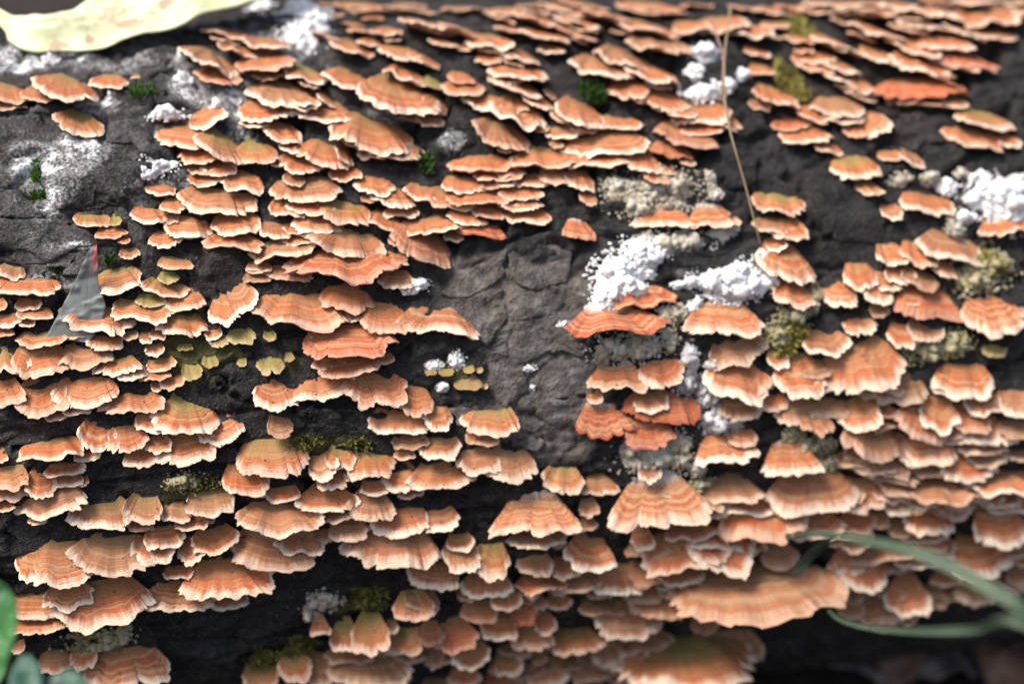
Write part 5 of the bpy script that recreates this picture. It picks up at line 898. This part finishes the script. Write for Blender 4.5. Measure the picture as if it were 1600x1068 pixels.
def make_plate(kind, thick, poly, seed):
    rng = np.random.RandomState(seed)
    P = np.array(poly, float); P[:, 0] *= .001; P[:, 1] = np.radians(P[:, 1]) * LOG_R
    n = len(P); seg = []
    for k in range(n):
        a, b = P[k], P[(k + 1) % n]
        m = max(3, int(np.hypot(*(b - a)) / 0.0012))
        seg.append(a + (b - a) * (np.arange(m) / m)[:, None])
    B = np.concatenate(seg); c0 = B.mean(0); N = len(B)
    jit = fbm(B[:, 0] * 400, B[:, 1] * 400, seed, 4) * 0.0022
    dirs = (B - c0) / np.maximum(np.linalg.norm(B - c0, axis=1), 1e-6)[:, None]
    B = B + dirs * jit[:, None]
    rings = [(1.0, -3.0), (1.015, 0.35), (1.0, 0.8), (0.955, 1.0), (0.85, 1.03), (0.7, 1.06), (0.52, 1.04), (0.34, 1.05), (0.17, 1.05)]
    vv = []; weath = []; lich = []; wood = []
    tilt = rng.uniform(-0.10, 0.10, 2)
    for s, h in rings:
        Q = c0 + (B - c0) * s
        u, th = Q[:, 0], Q[:, 1] / LOG_R
        lift = thick * .001 * h * (1 + 0.5 * (tilt[0] * (Q[:, 0] - c0[0]) + tilt[1] * (Q[:, 1] - c0[1])) / 0.01)
        if h > 0.3: lift = lift + 0.0016 * fbm(u * 110, th * LOG_R * 260, 61, 4) + 0.0006 * fbm(u * 600, th * LOG_R * 1200, 62, 3)
        base = relief(u, th, False); b0 = base.mean()
        r = LOG_R + b0 * 0.5 + base * 0.5 + lift
        vv.append(np.outer(u, AX) + (r * np.cos(th))[:, None] * NO + (r * np.sin(th))[:, None] * UP + (LOG_C - LOGB))
        vv[-1] = tuck(vv[-1] + LOGB, u, th) - LOGB
        weath.append(mask(u, th, WEATHER, 37, 0.5, 0.1))
        lich.append(mask(u, th, LICHEN, 31, 0.8, 0.1)); wood.append(np.full(N, 1.0 if kind == 'wood' else 0.0))
    V = np.concatenate(vv); cen = vv[-1].mean(0); V = np.concatenate([V, [cen]])
    f = []
    for k in range(len(rings) - 1):
        for i in range(N):
            f.append([k * N + i, k * N + (i + 1) % N, (k + 1) * N + (i + 1) % N, (k + 1) * N + i])
    b = (len(rings) - 1) * N
    for i in range(N): f.append([b + i, b + (i + 1) % N, len(V) - 1])
    area = np.sum(B[:, 0] * np.roll(B[:, 1], -1) - np.roll(B[:, 0], -1) * B[:, 1])
    if area < 0: f = [q[::-1] for q in f]
    o = add_mesh('bark_plate', V, f, M_BARK, log, attrs={'weather': ('FLOAT', np.append(np.concatenate(weath), weath[-1].mean())), 'lichen': ('FLOAT', np.append(np.concatenate(lich), 0)), 'wood': ('FLOAT', np.append(np.concatenate(wood), 1.0 if kind == 'wood' else 0))})
    if kind == 'wood': o['label'] = 'smooth grey brown bare wood block'
for k, (kind, th_, poly) in enumerate(PLATES): make_plate(kind, th_, poly, 300 + k)

# ------------------------------------------------------------------ bracket fungi
def n1(x, rng, k=6, f=1.0):
    v = 0
    for _ in range(k):
        v = v + math.sqrt(2.0 / k) * np.sin(x * f * rng.uniform(0.5, 1.6) * math.pi + rng.uniform(0, 6.28))
    return v * 0.5
TINT = {'o': (0.28, 0.12, 0.22, 0.66), 'p': (0.18, 0.70, 0.05, 0.95), 'r': (0.0, 0.10, 0.80, 0.15), 'b': (0.35, 0.25, 0.05, 0.45),
        'g': (1.0, 0.35, 0.05, 0.75), 'v': (1.6, 0.2, 0.0, 0.25)}
def bracket_geometry(W, L, droop, look, seed):
    rng = np.random.RandomState(seed)
    W *= 1.10
    NA = int(min(max(W * 1000 * 3.2, 28), 84)); NR = 15
    phi = np.linspace(-1, 1, NA); th = phi * math.pi / 2
    asp = L / W
    fan = 'w' in look or asp > 0.75
    fan = fan or rng.rand() < 0.25
    a = rng.uniform(0.12, 0.25) if fan else rng.uniform(0.30, 0.5) - 0.2 * min(1, max(0, droop) / 0.7)
    ez = rng.uniform(0.42, 0.66)
    e = rng.uniform(0.12, 0.42) if fan else rng.uniform(0.05, 0.25)
    if 'w' in look: a = 0.16; e = rng.uniform(0.5, 0.65); ez = rng.uniform(0.75, 0.95)
    arch = rng.uniform(0.0, 0.05)
    r = np.concatenate([np.linspace(0, 0.84, NR - 5), [0.9, 0.945, 0.975, 0.992, 1.0]])
    j = 1 + 0.085 * n1(phi, rng, 4, 2.2) + 0.045 * n1(phi, rng, 5, 6.0) + 0.020 * n1(phi, rng, 6, 20.0) + 0.018 * rng.uniform(-1, 1, NA)
    cut = np.zeros(NA)
    for _ in range(rng.randint(0, 6)):
        q = rng.uniform(-0.8, 0.8); cut += rng.uniform(0.04, 0.16) * np.exp(-((phi - q) / rng.uniform(0.02, 0.06)) ** 2)
    j = j - cut
    skew = rng.uniform(-0.07, 0.07)
    lx = W / 2 * np.sign(th) * np.abs(np.sin(th)) ** (0.95 if fan else 0.74) + skew * W * np.cos(th) * 0.5
    ly = L * math.cos(droop) * (e + (1 - e) * np.maximum(np.cos(th), 0) ** 0.72)
    R_, P_ = np.meshgrid(r, np.arange(NA), indexing='ij')
    J = 1 + (j[P_] - 1) * R_ ** 1.5
    LX, LY, PH, TH = lx[P_], ly[P_], phi[P_], th[P_]
    ax = a * W / 2 * PH; emb = 0.0055
    X = ax + (LX * J - ax) * R_ ** (rng.uniform(1.0, 1.2) if fan else rng.uniform(0.66, 0.8))
    Y = -emb + (LY * J + emb) * R_
    Ld = L * math.sin(droop)
    cv = rng.uniform(-0.3, 0.15) if fan else rng.uniform(0.15, 0.5)
    prof = (1 - cv) * R_ + cv * R_ ** 2
    low = n1(phi, rng, 4, 2.2)[P_]; mid = n1(phi, rng, 5, 6.5)[P_]; hi = n1(phi, rng, 5, 16.0)[P_]
    LF = (ez + (1 - ez) * np.maximum(np.cos(th), 0) ** 0.8)[P_]
    Z = -Ld * prof * LF * (0.6 + 0.4 * J) - arch * W * np.sin(TH) ** 2 * R_ ** 1.4
    Z += W * (0.038 * low * R_ ** 1.2 + 0.013 * mid * R_ ** 3 + 0.0025 * hi * R_ ** 5)
    nb = rng.uniform(4.5, 8.0)
    wob = n1(phi, rng, 4, 2.5)[P_] * 0.5
    Z += np.minimum(0.010 * L, 0.00035) * np.sin(2 * math.pi * (R_ * nb + wob)) * sstep(0.1, 0.4, R_) * (1 - sstep(0.95, 1.0, R_))
    X += W * 0.003 * hi * R_ ** 3
    # curl the very margin down
    Z -= 0.02 * L * sstep(0.86, 1.0, R_) ** 2
    t1 = 0.00050 + 0.022 * W; t0 = 0.10 * L + 0.0009
    thick = t1 * (1 - 0.75 * sstep(0.92, 1.0, R_)) + t0 * (1 - R_) ** 1.4
    top = np.stack([X, Y, Z], -1)
    bot = np.stack([X, Y - 0.35 * t1 * sstep(0.9, 1, R_), Z - thick], -1)
    seedv = rng.rand()
    key = look[0]
    tint = np.array(TINT[key]) * np.array([1, 1, 1, 1])
    tint[:3] = np.maximum(tint[:3] + rng.uniform(-0.10, 0.16, 3) * (0.6 if key != 'v' else 0.2), 0)
    if 'w' in look: tint[1] = 1.7
    tint[3] = min(1, max(0, tint[3] + rng.uniform(-0.25, 0.2)))
    pol = np.stack([R_, PH * max(W, L) / 0.010 * (1 / 1.6), np.full_like(R_, seedv * 20)], -1)
    # full shell: top rings out, then bottom rings back in
    V = np.concatenate([top, bot[::-1]], 0); POL = np.concatenate([pol, pol[::-1]], 0)
    nr = V.shape[0]
    F = grid_faces(nr, NA, flip=True)
    N = vnormals(V.reshape(-1, 3), F)
    dull = rng.uniform(0.6, 1.0) if key == 'b' else rng.uniform(0, 0.3) ** 1.2 if rng.rand() < 0.85 else rng.uniform(0.4, 0.8)
    POL[..., 2] = np.floor(POL[..., 2] * 100) + dull * 0.98
    return V, POL, N.reshape(V.shape), tint, NR, NA
def sub(V, POL, N, tint, i0, i1, NA):
    v = V[i0:i1 + 1].reshape(-1, 3); n = N[i0:i1 + 1].reshape(-1, 3); p = POL[i0:i1 + 1].reshape(-1, 3)
    return v, grid_faces(i1 - i0 + 1, NA, flip=True), n, {'pol': ('FLOAT_VECTOR', p), 'tint': ('FLOAT_COLOR', np.tile(tint, (len(v), 1)))}
def size_word(W): return 'tiny' if W < 9 else 'small' if W < 13 else 'mid-sized' if W < 18 else 'wide' if W < 25 else 'very wide'
COLW = {'o': 'orange', 'p': 'pale-rimmed orange', 'r': 'deep red-orange', 'b': 'dull buff', 'g': 'olive-based orange', 'v': 'olive'}
ORD = ['', 'second ', 'third ', 'fourth ', 'fifth ', 'sixth ', 'seventh ', 'eighth ', 'ninth ']
kinds = {}
for k, b in enumerate(BRACKETS):
    kinds.setdefault((size_word(b[2]), b[7], b[8]), []).append(k)
LABEL = {}
for (sz, look, pl), ks in kinds.items():
    ks.sort(key=lambda k: -BRACKETS[k][1])
    for i, k in enumerate(ks):
        base = '%s %s%s bracket' % (sz, COLW[look[0]], ' white-rooted' if 'w' in look else '')
        if len(ks) == 1: s = base
        elif len(ks) == 2: s = ('upper ' if i == 0 else 'lower ') + base
        else: s = ('lowest ' if i == len(ks) - 1 else ORD[i] + 'highest ') + base
        LABEL[k] = s + ' ' + PLACES[pl]
for k, (u, ang, W, L, droop, roll, turn, look, pl) in enumerate(BRACKETS):
    p, x, y, z = frame(u, ang, roll, turn)
    V, POL, N, tint, NR, NA = bracket_geometry(W * .001, L * .001, rad(droop), look, 1000 + k)
    o = empty('bracket_fungus', (0, 0, 0))
    o.matrix_world = Matrix(((x[0], y[0], z[0], p[0]), (x[1], y[1], z[1], p[1]), (x[2], y[2], z[2], p[2]), (0, 0, 0, 1)))
    tag(o, LABEL[k], 'fungus', 'bracket fungi ' + PLACES[pl])
    m0 = NR - 5
    for nm, i0, i1, mt in (('cap', 0, m0, M_CAP), ('margin', m0, NR + 1, M_CAP), ('pore_surface', NR + 1, 2 * NR - 1, M_PORE)):
        v, f, n, at = sub(V, POL, N, tint, i0, i1, NA)
        add_mesh(nm, v, f, mt, o, n, at)
# the many smaller ones between them
sv, sf, sn, sp_, st, smi = [], [], [], [], [], []
base = 0
for k, (u, ang, W, L, droop, roll, turn, look, pl) in enumerate(SMALL_BRACKETS):
    p, x, y, z = frame(u, ang, roll, turn)
    V, POL, N, tint, NR, NA = bracket_geometry(W * .001, L * .001, rad(droop), look, 5000 + k)
    v = V.reshape(-1, 3) @ np.array([x, y, z]) + p; n = N.reshape(-1, 3) @ np.array([x, y, z])
    f = grid_faces(2 * NR, NA, base, flip=True)
    sv.append(v); sn.append(n); sf.append(f); sp_.append(POL.reshape(-1, 3)); st.append(np.tile(tint, (len(v), 1)))
    mi = np.zeros((2 * NR - 1, NA - 1), int); mi[NR + 1:] = 1
    smi.append(mi.ravel()); base += len(v)
so = add_mesh('small_bracket_fungi', np.concatenate(sv), np.concatenate(sf), M_CAP, None, np.concatenate(sn),
              {'pol': ('FLOAT_VECTOR', np.concatenate(sp_)), 'tint': ('FLOAT_COLOR', np.concatenate(st))})
so.data.materials.append(M_PORE)
so.data.polygons.foreach_set('material_index', np.concatenate(smi).astype(np.int32))
tag(so, 'many small orange and olive bracket fungi filling gaps between the larger ones', 'fungi', kind='stuff')

# ------------------------------------------------------------------ crusts and moss
def ico():
    t = (1 + 5 ** .5) / 2
    v = np.array([(-1, t, 0), (1, t, 0), (-1, -t, 0), (1, -t, 0), (0, -1, t), (0, 1, t), (0, -1, -t), (0, 1, -t), (t, 0, -1), (t, 0, 1), (-t, 0, -1), (-t, 0, 1)], float)
    f = [(0, 11, 5), (0, 5, 1), (0, 1, 7), (0, 7, 10), (0, 10, 11), (1, 5, 9), (5, 11, 4), (11, 10, 2), (10, 7, 6), (7, 1, 8), (3, 9, 4), (3, 4, 2), (3, 2, 6), (3, 6, 8), (3, 8, 9), (4, 9, 5), (2, 4, 11), (6, 2, 10), (8, 6, 7), (9, 8, 1)]
    v /= np.linalg.norm(v, axis=1)[:, None]; v = v.tolist()
    cache = {}; nf = []
    def mid(a, b):
        k = (min(a, b), max(a, b))
        if k not in cache:
            m = (np.array(v[a]) + np.array(v[b])); v.append((m / np.linalg.norm(m)).tolist()); cache[k] = len(v) - 1
        return cache[k]
    for a, b, c_ in f:
        ab, bc, ca = mid(a, b), mid(b, c_), mid(c_, a)
        nf += [(a, ab, ca), (b, bc, ab), (c_, ca, bc), (ab, bc, ca)]
    return np.array(v), np.array(nf)
ICO_V, ICO_F = ico()
def make_crust(label, colour, ells, seed):
    rng = np.random.RandomState(seed)
    vs_, fs_ = [], []; base = 0
    for (eu, ea, ru, ra, n, sz) in ells:
        for q in range(int(n * 6)):
            grain = q > n * 3.2
            rr = rng.uniform(0.2, 1.55) if grain and n > 20 else math.sqrt(rng.rand())
            t = rng.uniform(0, 6.28)
            u = (eu + ru * rr * math.cos(t)) * .001; th = rad(ea + ra * rr * math.sin(t))
            s = sz * rng.uniform(0.00035, 0.0012) * (1.2 - 0.75 * min(rr, 1) ** 2) * (1.5 if rng.rand() < 0.12 else 1)
            if grain: s = sz * rng.uniform(0.00018, 0.00055)
            c0 = log_point(u, th, 0.0 if grain and rr > 1 else rng.uniform(-0.3, 2.2) * s * (1.1 - min(rr, 1)) + (0.0012 * sz * (1 - rr) if grain else 0))
            d = 1 + 0.34 * np.sin(ICO_V @ rng.uniform(-4, 4, 3) + rng.uniform(0, 6)) + 0.16 * np.sin(ICO_V @ rng.uniform(-8, 8, 3)) + 0.06 * rng.uniform(-1, 1, len(ICO_V))
            vs_.append(ICO_V * d[:, None] * (s * rng.uniform(0.8, 1.25, 3)) + c0)
            fs_.append(ICO_F + base); base += len(ICO_V)
    V = np.concatenate(vs_); c0 = V.mean(0)
    o = add_mesh('crust_fungus', V - c0, np.concatenate(fs_), M_CRUST[colour], loc=c0)
    tag(o, label, 'crust fungus', 'crust fungus patches on the bark')
for k, (lab, colour, ells) in enumerate(CRUSTS): make_crust(lab, colour, ells, 700 + k)
def make_moss(label, colour, ells, seed):
    rng = np.random.RandomState(seed)
    vs_, fs_ = [], []; base = 0
    for (eu, ea, ru, ra, n, sz) in ells:
        for q in range(n * 2):
            rr = math.sqrt(rng.rand()); t = rng.uniform(0, 6.28)
            u = (eu + ru * rr * math.cos(t)) * .001; th = rad(ea + ra * rr * math.sin(t))
            c0 = log_point(u, th, -0.0004)
            nn = NO * math.cos(th) + UP * math.sin(th)
            d = nn + rng.uniform(-0.8, 0.8, 3) + UP * 0.3; d /= np.linalg.norm(d)
            side = np.cross(d, rng.uniform(-1, 1, 3)); side /= np.linalg.norm(side)
            h = sz * rng.uniform(0.0018, 0.0042); w = sz * rng.uniform(0.0003, 0.00055)
            bend = rng.uniform(-0.3, 0.3, 3) * h
            vs_.append(np.array([c0 - side * w * .6, c0 + side * w * .6, c0 + d * h * .5 + side * w + bend * .3, c0 + d * h * .5 - side * w + bend * .3, c0 + d * h + bend]))
            fs_ += [[base, base + 1, base + 2, base + 3], [base + 3, base + 2, base + 4]]
            base += 5
    V = np.concatenate(vs_); c0 = V.mean(0)
    o = add_mesh('moss', V - c0, fs_, M_MOSS[colour], loc=c0)
    tag(o, label, 'moss', 'moss patches on the log')
for k, (lab, colour, ells) in enumerate(MOSS): make_moss(lab, colour, ells, 900 + k)

# ------------------------------------------------------------------ leaves and stems
def resample(P, n):
    P = np.array(P, float); d = np.concatenate([[0], np.cumsum(np.linalg.norm(np.diff(P, axis=0), axis=1))])
    # Catmull-Rom through the points
    t = np.linspace(0, d[-1], n); k = np.clip(np.searchsorted(d, t, side='right') - 1, 0, len(P) - 2)
    f = ((t - d[k]) / np.maximum(d[k + 1] - d[k], 1e-9))[:, None]
    p0 = P[np.maximum(k - 1, 0)]; p1 = P[k]; p2 = P[k + 1]; p3 = P[np.minimum(k + 2, len(P) - 1)]
    return 0.5 * (2 * p1 + (p2 - p0) * f + (2 * p0 - 5 * p1 + 4 * p2 - p3) * f ** 2 + (3 * p1 - 3 * p2 + p3 - p0) * f ** 3)
def leaf_geom(A, B, n, m, thick, cup, wave, seed):
    a, b = resample(A, n), resample(B, n)
    s = np.linspace(0, 1, m)
    G = a[:, None, :] * (1 - s)[None, :, None] + b[:, None, :] * s[None, :, None]
    nrm = np.cross(a[n // 2] - b[n // 2], a[-1] - a[0]); nrm /= np.linalg.norm(nrm)
    if nrm @ (np.array(CAM_POS) - a[n // 2]) < 0: nrm = -nrm
    width = np.linalg.norm(a - b, axis=1)
    I, S = np.meshgrid(np.linspace(0, 1, n), s, indexing='ij')
    h = cup * width[:, None] * (4 * (S - .5) ** 2) + wave * fbm(I * 5, S * 2.5, seed, 3) - 0.0006 * np.exp(-((S - .5) / .04) ** 2)
    lat = np.abs(((I * 11 + np.abs(S - .5) * 1.6) % 1) - .5)
    h = h - 0.00022 * np.exp(-(lat / 0.07) ** 2)
    T = G + nrm * h[..., None]
    Bm = T - nrm * thick
    V = np.concatenate([T.reshape(-1, 3), Bm.reshape(-1, 3)])
    f1 = grid_faces(n, m); f2 = grid_faces(n, m, n * m, True)
    idx = np.arange(n * m).reshape(n, m)
    loop = np.concatenate([idx[:, 0], idx[-1, 1:], idx[::-1, -1][1:], idx[0, ::-1][1:-1]])
    l2 = np.roll(loop, -1)
    rim = np.stack([loop, loop + n * m, l2 + n * m, l2], -1)
    UVs = np.stack([I, S, np.zeros_like(I)], -1).reshape(-1, 3)
    return V, np.concatenate([f1, f2, rim]), np.concatenate([UVs, UVs])
def tube(pts, r0, r1, n=60, k=8, flat=1.0):
    P = resample(pts, n); T = np.gradient(P, axis=0); T /= np.linalg.norm(T, axis=1)[:, None]
    ref = np.array([0, 0, 1.0]); X = np.cross(T, ref); X /= np.maximum(np.linalg.norm(X, axis=1), 1e-6)[:, None]; Y = np.cross(X, T)
    a = np.linspace(0, 2 * math.pi, k, endpoint=False); rr = np.linspace(r0, r1, n)
    V = P[:, None, :] + rr[:, None, None] * (np.cos(a)[None, :, None] * X[:, None, :] * flat + np.sin(a)[None, :, None] * Y[:, None, :])
    V = V.reshape(-1, 3); f = []
    for i in range(n - 1):
        for q in range(k):
            f.append([i * k + q, (i + 1) * k + q, (i + 1) * k + (q + 1) % k, i * k + (q + 1) % k])
    f.append(list(range(k))); f.append([(n - 1) * k + q for q in range(k)][::-1])
    return V, f

def mat_pale_leaf():
    t = NT('pale_leaf', 0.6, 0.3); p = t.geo()
    c_ = t.mix(t.step(t.noise(p, 60, 4), 0.35, 0.65), (0.58, 0.60, 0.34), (0.72, 0.74, 0.48))
    c_ = t.mix(t.math('MULTIPLY', t.step(t.noise(p, 130, 4), 0.54, 0.66), 0.6), c_, (0.36, 0.36, 0.22))
    c_ = t.mix(t.math('MULTIPLY', t.step(t.noise(p, 95, 3), 0.61, 0.68), 0.7), c_, (0.45, 0.26, 0.20))
    t.color(c_); t.bump(t.noise(p, 500, 3), 0.3, 0.0006); return t.m
def part_of(name, V, F, mt, root, attrs=None):
    c0 = np.array(root.location)
    return add_mesh(name, V - c0, F, mt, root, attrs=attrs)
pl = empty('fallen_leaf', np.array(PALE_LEAF[1][4]))
tag(pl, 'large pale yellow-green fallen leaf lying on top of the log', 'leaf')
V, F, UVs = leaf_geom(PALE_LEAF[0], PALE_LEAF[1], 90, 26, 0.0005, -0.05, 0.005, 5)
part_of('blade', V, F, mat_pale_leaf(), pl)
mid = (resample(PALE_LEAF[0], 90) + resample(PALE_LEAF[1], 90)) / 2
V, F = tube(mid[3:] - UP * 0.0012, 0.0010, 0.0004, 60, 8)
part_of('midrib', V, F, mat_simple('pale_midrib', (0.55, 0.52, 0.36), (0.66, 0.64, 0.46), 80, 0.6), pl)

def mat_tip_leaf():
    t = NT('red_tipped_leaf', 0.5, 0.35)
    s = t.n('ShaderNodeSeparateXYZ'); t.t.links.new(t.attr('luv', 'Vector'), s.inputs[0]); p = t.geo()
    n = t.noise(p, 200, 4)
    c_ = t.mix(t.step(n, 0.35, 0.68), (0.13, 0.145, 0.125), (0.22, 0.23, 0.24))
    tip = t.math('MULTIPLY', t.step(t.math('ADD', s.outputs[0], t.math('MULTIPLY', n, 0.2)), 0.78, 0.98), t.step(s.outputs[1], 0.25, 0.6))
    c_ = t.mix(tip, c_, (0.40, 0.09, 0.10))
    c_ = t.mix(t.step(s.outputs[0], 0.93, 0.99), c_, (0.42, 0.06, 0.03))
    c_ = t.mix(t.math('MULTIPLY', t.step(t.math('ABSOLUTE', t.math('SUBTRACT', s.outputs[1], 0.5)), 0.035, 0.015), 0.6), c_, (0.12, 0.11, 0.10))
    t.color(c_); t.bump(t.noise(p, 700, 3), 0.3, 0.0005); return t.m
tl = empty('red_tipped_leaf', np.array(TIP_LEAF[0][0]))
tag(tl, 'narrow grey-green leaf with a red tip leaning on the bark', 'leaf')
V, F, UVs = leaf_geom(TIP_LEAF[0], TIP_LEAF[1], 60, 21, 0.0003, 0.06, 0.0015, 9)
rel = V - LOG_C; uu = rel @ AX; tt = np.arctan2(rel @ UP, rel @ NO); rr = np.hypot(rel @ UP, rel @ NO)
rnew = LOG_R + np.maximum(relief(uu, tt), -0.001) * 0.5 + 0.0012 + 0.009 * UVs[:, 0] ** 2 + (rr - rr.mean()) * 0.05
half = len(V) // 2; rnew[half:] = rnew[:half] - 0.0003
V = LOG_C + np.outer(uu, AX) + rnew[:, None] * (np.cos(tt)[:, None] * NO + np.sin(tt)[:, None] * UP)
part_of('blade', V, F, mat_tip_leaf(), tl, {'luv': ('FLOAT_VECTOR', UVs)})

M_STRAW = mat_simple('dry_straw', (0.22, 0.16, 0.09), (0.36, 0.28, 0.16), 40, 0.6)
M_STRAW2 = mat_simple('reddish_straw', (0.24, 0.13, 0.10), (0.34, 0.20, 0.15), 40, 0.6)
for pts, mt, r, lab in ((STRAW[0], M_STRAW, 0.00033, 'thin dry straw stem hanging over the log from its crest'), (STRAW[1], M_STRAW2, 0.00035, 'very thin reddish stem beside the dry straw stem')):
    V, F = tube(pts, r * 1.2, r * 0.6, 70, 8)
    c0 = V[-1]
    tag(add_mesh('straw_stem', V - c0, F, mt, loc=c0), lab, 'stem', 'dry stems on the log')
M_GRASS = mat_simple('grass_blade', (0.05, 0.082, 0.048), (0.085, 0.115, 0.072), 60, 0.5)
def make_blade(pts, w, lab):
    P = resample(pts, 80); T = np.gradient(P, axis=0); T /= np.linalg.norm(T, axis=1)[:, None]
    view = np.array([0.1, -0.9, 0.42]); S = np.cross(T, view); S /= np.linalg.norm(S, axis=1)[:, None]; Nn = np.cross(S, T)
    s = np.linspace(-1, 1, 7); tt = np.linspace(0, 1, 80)
    ww = w * np.minimum(1, 0.25 + 4 * tt) * (1 + 0.08 * np.sin(tt * 9))
    G = P[:, None, :] + ww[:, None, None] * s[None, :, None] * S[:, None, :] + (ww[:, None] * 0.35 * np.abs(s)[None, :])[..., None] * Nn[:, None, :]
    B = G - Nn[:, None, :] * 0.00025
    V = np.concatenate([G.reshape(-1, 3), B.reshape(-1, 3)]); n, m = 80, 7
    idx = np.arange(n * m).reshape(n, m); loop = np.concatenate([idx[:, 0], idx[-1, 1:], idx[::-1, -1][1:], idx[0, ::-1][1:-1]]); l2 = np.roll(loop, -1)
    F = np.concatenate([grid_faces(n, m), grid_faces(n, m, n * m, True), np.stack([loop, loop + n * m, l2 + n * m, l2], -1)])
    c0 = V[n * m // 2 - 1]
    tag(add_mesh('grass_blade', V - c0, F, M_GRASS, loc=c0), lab, 'grass', 'grass blades in front of the log')
make_blade(GRASS[0], 0.0016, 'long green grass blade arching over the lower brackets')
make_blade(GRASS[1], 0.0013, 'thin green grass blade curving below the lowest brackets')
make_blade(GRASS[2], 0.0012, 'short green grass tip crossing under the arching blade')

sd_base = np.array([SEEDLING[0][0][0][0] - 0.01, SEEDLING[0][0][0][1] - 0.01, -0.002])
sd = empty('seedling', sd_base)
tag(sd, 'small green seedling with rounded leaves growing before the log', 'plant')
M_SEED = mat_simple('seedling_leaf', (0.035, 0.12, 0.035), (0.06, 0.19, 0.05), 70, 0.45)
M_SEED2 = mat_simple('seedling_leaf_bluish', (0.045, 0.10, 0.075), (0.07, 0.14, 0.10), 70, 0.45)
for k, (A, B) in enumerate(SEEDLING):
    V, F, _ = leaf_geom(A, B, 40, 17, 0.0003, 0.05, 0.002, 60 + k)
    part_of('leaf', V, F, M_SEED if k == 0 else M_SEED2, sd)
    st_ = np.array(A[0])
    V, F = tube([st_, (st_ + sd_base) / 2 + np.array([0.004, 0, 0.01]), sd_base], 0.0006, 0.0009, 40, 8)
    part_of('stem', V, F, M_SEED, sd)

# ------------------------------------------------------------------ dead leaves on the soil
M_LITTER = [mat_simple('dead_leaf_brown', (0.10, 0.055, 0.035), (0.20, 0.12, 0.085), 90, 0.7), mat_simple('dead_leaf_grey', (0.10, 0.085, 0.08), (0.20, 0.17, 0.16), 90, 0.7)]
def make_litter(x, y, rot, ln, k, where='below'):
    rng = np.random.RandomState(k)
    t = np.linspace(0, 1, 9); w = 0.34 * np.sin(math.pi * t ** 0.85) ** 0.8 + 0.01
    cr, sr = math.cos(rot), math.sin(rot)
    lift = 0.012 + 0.008 * np.sin(t * 3)
    def edge(s):
        px, py = (t - .5) * ln, s * w * ln
        return np.stack([x + px * cr - py * sr, y + px * sr + py * cr, lift + 0.15 * s * rng.uniform(-1, 1) * w * ln], -1)
    V, F, _ = leaf_geom(edge(1), edge(-1), 26, 13, 0.0003, 0.12, 0.008, k)
    c0 = V.mean(0)
    tag(add_mesh('dead_leaf', V - c0, F, M_LITTER[k % 2], loc=c0), 'curled %s dead leaf on the soil %s the log' % ('brown' if k % 2 == 0 else 'greyish', where), 'leaf', '%s dead leaves on the soil %s the log' % ('brown' if k % 2 == 0 else 'greyish', where))
rg = random.Random(4)
for k, (x, y, z) in enumerate(LITTER_SPOTS):
    make_litter(x, y - 0.01, rg.uniform(0, 6.28), rg.uniform(0.035, 0.055), k)
for k in range(14):
    make_litter(rg.uniform(-0.4, 0.5), rg.uniform(0.22, 0.8), rg.uniform(0, 6.28), rg.uniform(0.035, 0.07), 20 + k, 'behind')
